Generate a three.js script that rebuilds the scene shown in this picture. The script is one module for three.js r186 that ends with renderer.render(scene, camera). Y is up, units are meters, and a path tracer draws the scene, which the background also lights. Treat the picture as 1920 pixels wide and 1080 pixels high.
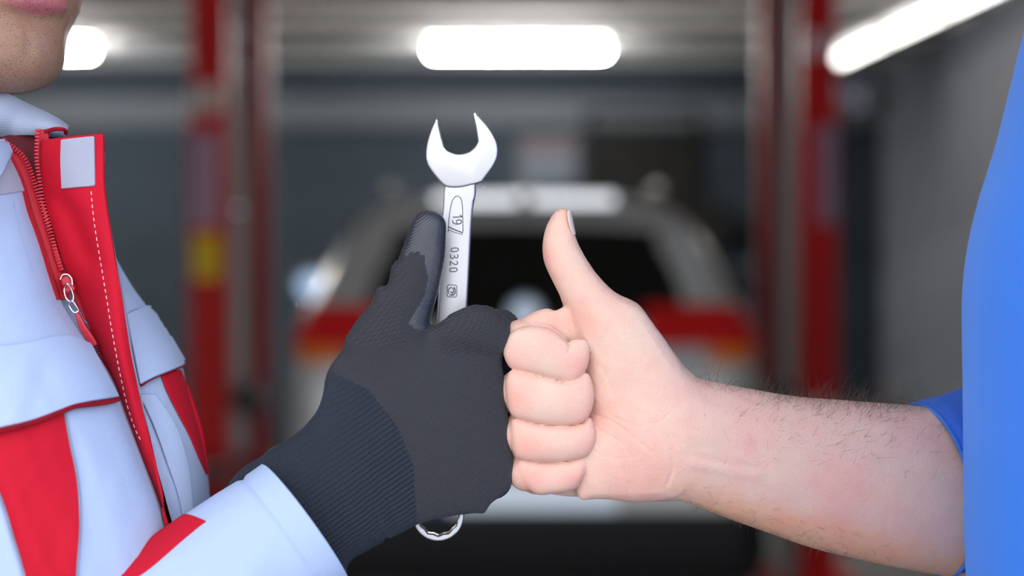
import * as THREE from 'three';
import { RoundedBoxGeometry } from 'three/addons/geometries/RoundedBoxGeometry.js';
import { TextGeometry } from 'three/addons/geometries/TextGeometry.js';
import { FontLoader } from 'three/addons/loaders/FontLoader.js';
import { mergeGeometries, mergeVertices, toCreasedNormals } from 'three/addons/utils/BufferGeometryUtils.js';
import { RectAreaLightUniformsLib } from 'three/addons/lights/RectAreaLightUniformsLib.js';

// ---------------------------------------------------------------- camera, sky, light, exposure
const FPX = 3733.33, EYE = 1.395;                       // focal length in pixels of the 1920 frame, eye height
const scene = new THREE.Scene();
const camera = new THREE.PerspectiveCamera(2 * Math.atan(540 / FPX) * 180 / Math.PI, 1920 / 1080, 0.05, 60);
camera.position.set(0, EYE, 0);
camera.lookAt(0, EYE, -1);
camera.focus = 1.0;
camera.userData.fStop = 3.9;
const renderer = new THREE.WebGLRenderer({ antialias: true });
renderer.toneMapping = THREE.LinearToneMapping;
renderer.toneMappingExposure = 2.05;
renderer.shadowMap.enabled = true;
RectAreaLightUniformsLib.init();
{ // soft bright daylight sky
  const w = 64, h = 32, data = new Float32Array(w * h * 4);
  for (let j = 0; j < h; j++) for (let i = 0; i < w; i++) {
    const el = ((j + 0.5) / h - 0.5) * Math.PI, t = Math.max(0, Math.sin(el)), o = (j * w + i) * 4;
    const b = 0.95 + 1.5 * t;
    data[o] = b * (1.0 - 0.17 * t); data[o + 1] = b * (1.01 - 0.09 * t); data[o + 2] = b * (1.03 + 0.06 * t); data[o + 3] = 1;
  }
  const sky = new THREE.DataTexture(data, w, h, THREE.RGBAFormat, THREE.FloatType);
  sky.mapping = THREE.EquirectangularReflectionMapping;
  sky.magFilter = THREE.LinearFilter; sky.needsUpdate = true;
  scene.background = sky;
}
const DOOR_Z = 0.25, CEIL = 2.945, BACK_Z = -14, RIGHT_X = 2.6, LEFT_X = -4.6;   // the shop: open front behind the camera
const LAMP_GLOW = 180, LAMP_LIGHT = 50;

// ---------------------------------------------------------------- helpers
let seed = 12345;
const rnd = () => { seed = (seed * 1664525 + 1013904223) >>> 0; return seed / 4294967296; };
const rr = (a, b) => a + (b - a) * rnd();
const V = (x, y, z) => new THREE.Vector3(x, y, z);
const P = (px, py, d = 1) => V((px - 960) / FPX * d, EYE - (py - 540) / FPX * d, -d);
const clamp = (x, a, b) => x < a ? a : x > b ? b : x;
const sstep = (a, b, x) => { const t = clamp((x - a) / (b - a), 0, 1); return t * t * (3 - 2 * t); };
const lerp = (a, b, t) => a + (b - a) * t;
const smin = (a, b, k) => { const h = Math.max(k - Math.abs(a - b), 0) / k; return Math.min(a, b) - h * h * k * 0.25; };
const smax = (a, b, k) => -smin(-a, -b, k);
const interp = (tab, y) => {                            // piecewise smooth table lookup [[y, value], ...]
  if (y <= tab[0][0]) return tab[0][1];
  for (let i = 1; i < tab.length; i++) if (y <= tab[i][0]) {
    const p0 = tab[Math.max(0, i - 2)], p1 = tab[i - 1], p2 = tab[i], p3 = tab[Math.min(tab.length - 1, i + 1)], t = (y - p1[0]) / (p2[0] - p1[0]);
    const m1 = (p2[1] - p0[1]) / (p2[0] - p0[0]) * (p2[0] - p1[0]), m2 = (p3[1] - p1[1]) / (p3[0] - p1[0]) * (p2[0] - p1[0]);
    const t2 = t * t, t3 = t2 * t;
    return (2 * t3 - 3 * t2 + 1) * p1[1] + (t3 - 2 * t2 + t) * m1 + (-2 * t3 + 3 * t2) * p2[1] + (t3 - t2) * m2;
  }
  return tab[tab.length - 1][1];
};
const hash3 = (i, j, k) => { let n = Math.imul(i, 374761393) + Math.imul(j, 668265263) + Math.imul(k, 2147483647 ^ 0x5bd1e995) | 0; n = Math.imul(n ^ (n >>> 13), 1274126177); return ((n ^ (n >>> 16)) >>> 0) / 4294967296; };
function noise(x, y, z) {
  const i = Math.floor(x), j = Math.floor(y), k = Math.floor(z), s = (t) => t * t * (3 - 2 * t), a = s(x - i), b = s(y - j), c = s(z - k);
  const g = (p, q, r) => hash3(i + p, j + q, k + r);
  return lerp(lerp(lerp(g(0, 0, 0), g(1, 0, 0), a), lerp(g(0, 1, 0), g(1, 1, 0), a), b), lerp(lerp(g(0, 0, 1), g(1, 0, 1), a), lerp(g(0, 1, 1), g(1, 1, 1), a), b), c);
}
const fbm = (x, y, z) => 0.55 * noise(x, y, z) + 0.3 * noise(2.1 * x, 2.1 * y, 2.1 * z) + 0.15 * noise(4.3 * x, 4.3 * y, 4.3 * z);

const used = new Map();
function numbered(name) { const n = used.get(name) ?? 0; used.set(name, n + 1); return n ? name + '_' + String(n).padStart(3, '0') : name; }
function thing(name, label, category, base, group) {
  const o = new THREE.Group(); o.name = numbered(name); o.position.copy(base); scene.add(o);
  o.userData = { label, category }; if (group) o.userData.group = group;
  return o;
}
// a named mesh whose geometry is given in world metres, hung under parent
function part(name, geo, mat, parent, label) {
  const g = Array.isArray(geo) ? merge(geo) : geo, m = new THREE.Mesh(g, mat);
  m.name = name; m.castShadow = m.receiveShadow = true;
  if (parent) { let p = V(0, 0, 0), q = parent; while (q && q !== scene) { p.add(q.position); q = q.parent; } g.translate(-p.x, -p.y, -p.z); parent.add(m); }
  else { m.name = numbered(name); scene.add(m); }
  if (label) m.userData.label = label;
  return m;
}
function merge(list) {
  const keys = ['position', 'normal', 'uv'], flat = list.map((g) => {
    g = g.index ? g.toNonIndexed() : g.clone();
    if (!g.attributes.normal) g.computeVertexNormals();
    if (!g.attributes.uv) g.setAttribute('uv', new THREE.BufferAttribute(new Float32Array(g.attributes.position.count * 2), 2));
    for (const k of Object.keys(g.attributes)) if (!keys.includes(k)) g.deleteAttribute(k);
    return g;
  });
  return mergeVertices(mergeGeometries(flat));
}
const struct = (name, geo, mat) => { const m = part(name, geo, mat, null); m.name = name; m.userData.kind = 'structure'; return m; };
const box = (x0, x1, y0, y1, z0, z1) => new THREE.BoxGeometry(x1 - x0, y1 - y0, z1 - z0).translate((x0 + x1) / 2, (y0 + y1) / 2, (z0 + z1) / 2);
const rbox = (x0, x1, y0, y1, z0, z1, r = 0.006, s = 3) => new RoundedBoxGeometry(x1 - x0, y1 - y0, z1 - z0, s, r).translate((x0 + x1) / 2, (y0 + y1) / 2, (z0 + z1) / 2);
function cyl(a, b, r0, r1 = r0, n = 20) {
  const d = b.clone().sub(a), g = new THREE.CylinderGeometry(r1, r0, d.length(), n);
  g.applyQuaternion(new THREE.Quaternion().setFromUnitVectors(V(0, 1, 0), d.clone().normalize()));
  return g.translate((a.x + b.x) / 2, (a.y + b.y) / 2, (a.z + b.z) / 2);
}
const tube = (pts, r, n = 40, s = 8) => new THREE.TubeGeometry(new THREE.CatmullRomCurve3(pts), n, r, s);

// smooth a polyline of [x, y] points (Catmull-Rom)
function smooth(pts, closed, sub = 6) {
  const n = pts.length, out = [];
  for (let i = 0; i < (closed ? n : n - 1); i++) {
    const g = (k) => closed ? pts[(k + n) % n] : pts[clamp(k, 0, n - 1)], a = g(i - 1), b = g(i), c = g(i + 1), d = g(i + 2);
    for (let s = 0; s < sub; s++) {
      const t = s / sub, t2 = t * t, t3 = t2 * t;
      out.push(b.map((_, q) => 0.5 * (2 * b[q] + (c[q] - a[q]) * t + (2 * a[q] - 5 * b[q] + 4 * c[q] - d[q]) * t2 + (3 * b[q] - a[q] - 3 * c[q] + d[q]) * t3)));
    }
  }
  if (!closed) out.push(pts[n - 1]);
  return out;
}
function resample(pts, n) {
  const L = [0]; for (let i = 1; i < pts.length; i++) L.push(L[i - 1] + Math.hypot(pts[i][0] - pts[i - 1][0], pts[i][1] - pts[i - 1][1]));
  const out = []; let k = 1;
  for (let i = 0; i < n; i++) {
    const s = L[L.length - 1] * i / (n - 1); while (k < pts.length - 1 && L[k] < s) k++;
    const t = (s - L[k - 1]) / Math.max(1e-9, L[k] - L[k - 1]); out.push(pts[k].map((v, q) => lerp(pts[k - 1][q], v, clamp(t, 0, 1))));
  }
  return out;
}
// grid of points -> sheet with thickness (front, back and rim), uv in metres
function sheet(grid, thick = 0.0012) {
  const n = grid.length, m = grid[0].length, pos = [], uv = [], idx = [], nor = [];
  const N = (i, j) => { const a = grid[Math.min(n - 1, i + 1)][j].clone().sub(grid[Math.max(0, i - 1)][j]), b = grid[i][Math.min(m - 1, j + 1)].clone().sub(grid[i][Math.max(0, j - 1)]); return a.cross(b).normalize(); };
  let vv = 0; const us = [0]; const mid = n >> 1;
  for (let j = 1; j < m; j++) us.push(us[j - 1] + grid[mid][j].distanceTo(grid[mid][j - 1]));
  const ns = [], put = (p, u, v, q) => { pos.push(p.x, p.y, p.z); uv.push(u, v); nor.push(q.x, q.y, q.z); return pos.length / 3 - 1; };
  for (let i = 0; i < n; i++) { ns.push([]); if (i) vv += grid[i][m >> 1].distanceTo(grid[i - 1][m >> 1]); for (let j = 0; j < m; j++) { const q = N(i, j); ns[i].push(q); put(grid[i][j], us[j], vv, q); } }
  for (let i = 0; i < n - 1; i++) for (let j = 0; j < m - 1; j++) { const a = i * m + j; idx.push(a, a + m, a + 1, a + 1, a + m, a + m + 1); }
  if (thick > 0) {
    const off = pos.length / 3;
    for (let i = 0; i < n; i++) for (let j = 0; j < m; j++) put(grid[i][j].clone().addScaledVector(ns[i][j], -thick), us[j], 0, ns[i][j].clone().negate());
    for (let i = 0; i < n - 1; i++) for (let j = 0; j < m - 1; j++) { const a = off + i * m + j; idx.push(a, a + 1, a + m, a + 1, a + m + 1, a + m); }
    const rim = []; for (let i = 0; i < n; i++) rim.push([i, 0]); for (let j = 1; j < m; j++) rim.push([n - 1, j]); for (let i = n - 2; i >= 0; i--) rim.push([i, m - 1]); for (let j = m - 2; j >= 0; j--) rim.push([0, j]);
    const c = grid[n >> 1][m >> 1];
    for (let k = 0; k < rim.length - 1; k++) {
      const [i, j] = rim[k], [i2, j2] = rim[k + 1], A = grid[i][j], B = grid[i2][j2], q = ns[i][j];
      const o = B.clone().sub(A).cross(q).normalize();
      const r = 0.35 * thick, A2 = A.clone().addScaledVector(q, -thick / 2).addScaledVector(o, r), B2 = B.clone().addScaledVector(q, -thick / 2).addScaledVector(o, r);
      const a = put(A, 0, 0, q.clone().add(o).normalize()), b = put(B, 0, 0, q.clone().add(o).normalize()), a2 = put(A2, 0, 0, o), b2 = put(B2, 0, 0, o);
      const a3 = put(A.clone().addScaledVector(q, -thick), 0, 0, o.clone().sub(q).normalize()), b3 = put(B.clone().addScaledVector(q, -thick), 0, 0, o.clone().sub(q).normalize());
      idx.push(a, a2, b, b, a2, b2, a2, a3, b2, b2, a3, b3);
    }
  }
  const g = new THREE.BufferGeometry();
  g.setAttribute('position', new THREE.Float32BufferAttribute(pos, 3)); g.setAttribute('normal', new THREE.Float32BufferAttribute(nor, 3)); g.setAttribute('uv', new THREE.Float32BufferAttribute(uv, 2));
  g.setIndex(idx); return g;
}
// cloth between two traced curves, laid on the surface whose distance is dep(px, py)
function cloth(A, B, dep, { n = 40, m = 14, lift = 0, thick = 0.0012, disp = null, raw = false } = {}) {
  const a = resample(raw ? A : smooth(A, false), n), b = resample(raw ? B : smooth(B, false), n), grid = [];
  for (let i = 0; i < n; i++) { grid.push([]); for (let j = 0; j < m; j++) { const t = j / (m - 1), x = lerp(a[i][0], b[i][0], t), y = lerp(a[i][1], b[i][1], t); grid[i].push(P(x, y, dep(x, y, t, i / (n - 1)) - lift - (disp ? disp(t, i / (n - 1), x, y) : 0))); } }
  return sheet(grid, thick);
}

// traced outline -> rounded solid: Poisson inflation gives round sections of the local width
function inflate({ pts, d = 1, k = 0.8, z = 0, cell = 0.001, pad = 0.017, w0 = 0.01, sub = 5 }) {
  const dd = typeof d === 'function' ? d : () => d;
  const poly = smooth(pts, true, sub).map(([x, y]) => [(x - 960) / FPX * dd(x), EYE - (y - 540) / FPX * dd(x)]);
  let x0 = 1e9, x1 = -1e9, y0 = 1e9, y1 = -1e9;
  for (const [x, y] of poly) { x0 = Math.min(x0, x); x1 = Math.max(x1, x); y0 = Math.min(y0, y); y1 = Math.max(y1, y); }
  x0 -= pad; y0 -= pad; x1 += pad; y1 += pad;
  const nx = Math.ceil((x1 - x0) / cell) + 1, ny = Math.ceil((y1 - y0) / cell) + 1, S = new Float32Array(nx * ny), f = new Float32Array(nx * ny), q = new Float32Array(nx * ny).fill(NaN);
  for (let j = 0; j < ny; j++) for (let i = 0; i < nx; i++) {
    const x = x0 + i * cell, y = y0 + j * cell; let best = 1e9, inside = false;
    for (let s = 0, p = poly.length - 1; s < poly.length; p = s++) {
      const [ax, ay] = poly[p], [bx, by] = poly[s], ex = bx - ax, ey = by - ay, t = clamp(((x - ax) * ex + (y - ay) * ey) / (ex * ex + ey * ey + 1e-18), 0, 1), ux = x - ax - t * ex, uy = y - ay - t * ey;
      best = Math.min(best, ux * ux + uy * uy);
      if ((ay > y) !== (by > y) && x < (bx - ax) * (y - ay) / (by - ay) + ax) inside = !inside;
    }
    S[j * nx + i] = (inside ? 1 : -1) * Math.sqrt(best);
  }
  const h2 = cell * cell, om = 1.94;
  for (let it = 0; it < 260; it++) for (let j = 1; j < ny - 1; j++) for (let i = 1 ; i < nx - 1; i++) { const o = j * nx + i; if (S[o] > 0) { const v = 0.25 * (f[o - 1] + f[o + 1] + f[o - nx] + f[o + nx] + h2); f[o] += om * (v - f[o]); } }
  for (let o = 0; o < S.length; o++) if (S[o] > 1.6 * cell) q[o] = f[o] / S[o];
  for (let pass = 0; pass < pad / cell + 4; pass++) { const q2 = q.slice(); for (let j = 1; j < ny - 1; j++) for (let i = 1; i < nx - 1; i++) { const o = j * nx + i; if (q[o] === q[o]) continue; let s = 0, c = 0; for (const e of [-1, 1, -nx, nx, -nx - 1, nx + 1, nx - 1, 1 - nx]) if (q[o + e] === q[o + e]) { s += q[o + e]; c++; } if (c) q2[o] = s / c; } q.set(q2); }
  const phi = new Float32Array(nx * ny), G = new Float32Array(nx * ny);
  for (let o = 0; o < S.length; o++) phi[o] = S[o] * (q[o] === q[o] ? Math.max(q[o], 0.0015) : w0);
  for (let j = 1; j < ny - 1; j++) for (let i = 1; i < nx - 1; i++) { const o = j * nx + i; G[o] = Math.hypot(phi[o + 1] - phi[o - 1], phi[o + nx] - phi[o - nx]) / (2 * cell); }
  for (let i = 0; i < nx; i++) { G[i] = G[nx + i]; G[(ny - 1) * nx + i] = G[(ny - 2) * nx + i]; }
  for (let j = 0; j < ny; j++) { G[j * nx] = G[j * nx + 1]; G[j * nx + nx - 1] = G[j * nx + nx - 2]; }
  const zf = typeof z === 'function' ? z : () => z, k2 = k * k, k4 = k2 * k2;
  return (x, y, zz) => {
    const gx = (x - x0) / cell, gy = (y - y0) / cell; let out = 0, cx = gx, cy = gy;
    if (gx < 0) { out += gx * gx; cx = 0; } else if (gx > nx - 1.001) { out += (gx - nx + 1) ** 2; cx = nx - 1.001; }
    if (gy < 0) { out += gy * gy; cy = 0; } else if (gy > ny - 1.001) { out += (gy - ny + 1) ** 2; cy = ny - 1.001; }
    const i = cx | 0, j = cy | 0, a = cx - i, b = cy - j, o = j * nx + i;
    const bil = (A) => (A[o] * (1 - a) + A[o + 1] * a) * (1 - b) + (A[o + nx] * (1 - a) + A[o + nx + 1] * a) * b;
    const ph = bil(phi), g = bil(G), dz = zz + 1 - zf(x, y);
    let v = (dz * dz / k2 - 2 * ph) / (2 * Math.sqrt(dz * dz / k4 + g * g + 9e-6));
    const s = bil(S); if (s < 0) v = Math.max(v, -s);
    return out > 0 ? Math.hypot(v, Math.sqrt(out) * cell) : v;
  };
}
const capsule = (a, b, r0, r1 = r0) => { const bx = b.x - a.x, by = b.y - a.y, bz = b.z - a.z, L = bx * bx + by * by + bz * bz + 1e-12; return (x, y, z) => { const px = x - a.x, py = y - a.y, pz = z - a.z, t = clamp((px * bx + py * by + pz * bz) / L, 0, 1); return Math.hypot(px - t * bx, py - t * by, pz - t * bz) - lerp(r0, r1, t); }; };
const ellipsoid = (cx, cy, cz, rx, ry, rz) => (x, y, z) => { const a = (x - cx) / rx, b = (y - cy) / ry, c = (z - cz) / rz, k0 = Math.hypot(a, b, c), k1 = Math.hypot(a / rx, b / ry, c / rz); return k1 < 1e-9 ? -Math.min(rx, ry, rz) : k0 * (k0 - 1) / k1; };
// field -> mesh (naive surface nets on the blocks the surface crosses)
function nets(f, lo, hi, h, paint) {
  const nx = Math.ceil((hi[0] - lo[0]) / h) + 1, ny = Math.ceil((hi[1] - lo[1]) / h) + 1, nz = Math.ceil((hi[2] - lo[2]) / h) + 1, sx = 1, sy = nx, sz = nx * ny;
  const val = new Float32Array(nx * ny * nz).fill(NaN), cell = new Int32Array(nx * ny * nz).fill(-1), B = 6, T = 0.87 * (B + 1.5) * h, blocks = [];
  for (let k = 0; k < nz - 1; k += B) for (let j = 0; j < ny - 1; j += B) for (let i = 0; i < nx - 1; i += B) {
    const v = f(lo[0] + (i + B / 2) * h, lo[1] + (j + B / 2) * h, lo[2] + (k + B / 2) * h);
    if (v > T * 1.25 || v < -4 * T) continue;
    blocks.push([i, j, k]);
    for (let c = k; c <= Math.min(nz - 1, k + B); c++) for (let b = j; b <= Math.min(ny - 1, j + B); b++) for (let a = i; a <= Math.min(nx - 1, i + B); a++) { const o = a + b * sy + c * sz; if (val[o] !== val[o]) val[o] = f(lo[0] + a * h, lo[1] + b * h, lo[2] + c * h); }
  }
  const pos = [], idx = [];
  const each = (fn) => { for (const [i, j, k] of blocks) for (let c = k; c < Math.min(nz - 1, k + B); c++) for (let b = j; b < Math.min(ny - 1, j + B); b++) for (let a = i; a < Math.min(nx - 1, i + B); a++) fn(a, b, c, a + b * sy + c * sz); };
  const C = [0, 1, sy, sy + 1, sz, sz + 1, sz + sy, sz + sy + 1], E = [[0, 1], [2, 3], [4, 5], [6, 7], [0, 2], [1, 3], [4, 6], [5, 7], [0, 4], [1, 5], [2, 6], [3, 7]];
  each((a, b, c, o) => {
    let m = 0; for (let q = 0; q < 8; q++) if (val[o + C[q]] < 0) m |= 1 << q;
    if (m === 0 || m === 255) return;
    let X = 0, Y = 0, Z = 0, n = 0;
    for (const [p, q] of E) if ((m >> p & 1) !== (m >> q & 1)) { const u = val[o + C[p]], v = val[o + C[q]], t = u / (u - v), L = (w, s) => lerp(p >> s & 1, q >> s & 1, t); X += L(0, 0); Y += L(0, 1); Z += L(0, 2); n++; }
    cell[o] = pos.length / 3; pos.push(lo[0] + (a + X / n) * h, lo[1] + (b + Y / n) * h, lo[2] + (c + Z / n) * h);
  });
  each((a, b, c, o) => {
    const v = val[o] < 0;
    for (const [s, u, w] of [[sx, sy, sz], [sy, sz, sx], [sz, sx, sy]]) {
      if ((val[o + s] < 0) === v) continue;
      const p = cell[o], q = cell[o - u], r = cell[o - u - w], t = cell[o - w];
      if (p < 0 || !(q >= 0) || !(r >= 0) || !(t >= 0)) continue;
      if (v) idx.push(p, q, r, p, r, t); else idx.push(p, r, q, p, t, r);
    }
  });
  const n = pos.length / 3, nor = new Float32Array(n * 3), e = h * 0.8, col = paint && paint.color ? new Float32Array(n * 3) : null, uv = new Float32Array(n * 2);
  for (let i = 0; i < n; i++) {
    const x = pos[3 * i], y = pos[3 * i + 1], z = pos[3 * i + 2];
    let a = f(x + e, y, z) - f(x - e, y, z), b = f(x, y + e, z) - f(x, y - e, z), c = f(x, y, z + e) - f(x, y, z - e); const l = Math.hypot(a, b, c) || 1;
    a /= l; b /= l; c /= l; nor.set([a, b, c], 3 * i);
    if (col) col.set(paint.color(x, y, z, a, b, c), 3 * i);
    uv.set(paint && paint.uv ? paint.uv(x, y, z, a, b, c) : [x, y], 2 * i);
  }
  const g = new THREE.BufferGeometry();
  g.setAttribute('position', new THREE.Float32BufferAttribute(pos, 3)); g.setAttribute('normal', new THREE.BufferAttribute(nor, 3)); g.setAttribute('uv', new THREE.BufferAttribute(uv, 2));
  if (col) g.setAttribute('color', new THREE.BufferAttribute(col, 3));
  g.setIndex(idx); return g;
}
// divide a mesh into n meshes by the class of each face's middle
function split(g, cls, n) {
  const p = g.attributes.position.array, id = g.index.array, lists = Array.from({ length: n }, () => []);
  for (let t = 0; t < id.length; t += 3) { const m = [0, 1, 2].map((q) => (p[3 * id[t] + q] + p[3 * id[t + 1] + q] + p[3 * id[t + 2] + q]) / 3); lists[cls(...m)].push(id[t], id[t + 1], id[t + 2]); }
  return lists.map((l) => {
    const re = new Map(), o = new THREE.BufferGeometry(), out = l.map((v) => { if (!re.has(v)) re.set(v, re.size); return re.get(v); });
    for (const [k, a] of Object.entries(g.attributes)) { const A = new Float32Array(re.size * a.itemSize); for (const [v, w] of re) for (let q = 0; q < a.itemSize; q++) A[w * a.itemSize + q] = a.array[v * a.itemSize + q]; o.setAttribute(k, new THREE.BufferAttribute(A, a.itemSize)); }
    o.setIndex(out); return o;
  });
}
const toPx = (x, y, z) => [960 + x / -z * FPX, 540 - (y - EYE) / -z * FPX];
const inPoly = (poly, x, y) => { let c = false; for (let i = 0, j = poly.length - 1; i < poly.length; j = i++) { const [ax, ay] = poly[j], [bx, by] = poly[i]; if ((ay > y) !== (by > y) && x < (bx - ax) * (y - ay) / (by - ay) + ax) c = !c; } return c; };
const lineDist = (line, x, y) => { let b = 1e9; for (let i = 1; i < line.length; i++) { const [ax, ay] = line[i - 1], [bx, by] = line[i], ex = bx - ax, ey = by - ay, t = clamp(((x - ax) * ex + (y - ay) * ey) / (ex * ex + ey * ey), 0, 1); b = Math.min(b, Math.hypot(x - ax - t * ex, y - ay - t * ey)); } return b; };

// ---------------------------------------------------------------- materials
function dataTex(n, fn, rep, srgb) {
  const d = new Uint8Array(n * n * 4);
  for (let j = 0; j < n; j++) for (let i = 0; i < n; i++) { const c = fn(i / n, j / n, i, j), o = (j * n + i) * 4; for (let q = 0; q < 3; q++) d[o + q] = clamp(Math.round(255 * (c.length ? c[q] : c)), 0, 255); d[o + 3] = 255; }
  const t = new THREE.DataTexture(d, n, n); t.wrapS = t.wrapT = THREE.RepeatWrapping; t.magFilter = THREE.LinearFilter; t.repeat.set(1 / rep, 1 / rep); if (srgb) t.colorSpace = THREE.SRGBColorSpace; t.needsUpdate = true; return t;
}
const TAU = 2 * Math.PI;
const wrapN = (u, v, s, q) => { const a = Math.cos(TAU * u) * s, b = Math.sin(TAU * u) * s, c = Math.cos(TAU * v) * s, e = Math.sin(TAU * v) * s; return fbm(a + q, b + c * 1.7, e + q); };
const twillBump = dataTex(96, (u, v) => 0.5 + 0.38 * Math.sin(TAU * (8 * u + 8 * v)) * (0.7 + 0.3 * Math.sin(TAU * 16 * (u - v))) + 0.15 * (hash3(u * 96 | 0, v * 96 | 0, 3) - 0.5), 0.009);
const jerseyBump = dataTex(128, (u, v) => 0.5 + 0.4 * Math.sin(TAU * 10 * (u * 0.8 + v * 0.4) * 1) * (0.75 + 0.25 * Math.sin(TAU * 20 * v)) + 0.1 * (hash3(u * 128 | 0, v * 128 | 0, 5) - 0.5), 0.0125);
const waffleBump = dataTex(128, (u, v) => { const a = 0.5 + 0.5 * Math.cos(TAU * 4 * u), b = 0.5 + 0.5 * Math.cos(TAU * 5 * v); return 0.15 + 0.6 * Math.pow(a, 0.7) * (0.45 + 0.55 * Math.pow(b, 0.6)) + 0.15 * (0.5 + 0.5 * Math.cos(TAU * 24 * v)); }, 0.0098);
const knitBump = dataTex(128, (u, v) => { const a = 0.5 + 0.5 * Math.cos(TAU * 10 * u), b = 0.5 + 0.5 * Math.cos(TAU * 10 * v + Math.PI * (Math.floor(u * 10) % 2)); return 0.2 + 0.45 * a + 0.3 * b * a + 0.05 * hash3(u * 128 | 0, v * 128 | 0, 2); }, 0.0105);
const ribBump = dataTex(64, (u, v) => { const a = 0.5 + 0.5 * Math.cos(TAU * 6 * u); return 0.15 + 0.7 * Math.pow(a, 0.7) * (0.75 + 0.25 * Math.cos(TAU * 9 * v)); }, 0.0078);
const poreBump = dataTex(256, (u, v) => 0.5 + 0.5 * (wrapN(u, v, 9, 3) - 0.5) + 0.55 * (wrapN(u, v, 22, 7) - 0.5) + 0.25 * (hash3(u * 256 | 0, v * 256 | 0, 9) - 0.5), 0.02);
const feltBump = dataTex(128, (u, v) => 0.5 * wrapN(u, v, 12, 1) + 0.5 * hash3(u * 128 | 0, v * 128 | 0, 4), 0.012);
const grain = dataTex(256, (u, v) => { const n = 0.86 + 0.2 * (wrapN(u, v, 3, 2) - 0.5) + 0.14 * (wrapN(u, v, 11, 6) - 0.5); return [n, n, n]; }, 2.5, true);
const stubble = dataTex(1024, (u, v, i, j) => { const a = hash3(i >> 1, j >> 1, 8), b = hash3(i, j >> 1, 19), c = a > 0.955 ? 0.68 : b > 0.95 ? 0.75 : 1, n = 0.95 + 0.07 * hash3(i, j, 31); return [c * n, c * n, Math.min(1, c * n * 1.02)]; }, 0.19, true);
const std = (color, roughness = 0.8, o = {}) => new THREE.MeshStandardMaterial({ color, roughness, ...o });
const phy = (color, roughness = 0.8, o = {}) => new THREE.MeshPhysicalMaterial({ color, roughness, ...o });
const lin = (r, g, b) => new THREE.Color().setRGB(r, g, b);
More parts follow.
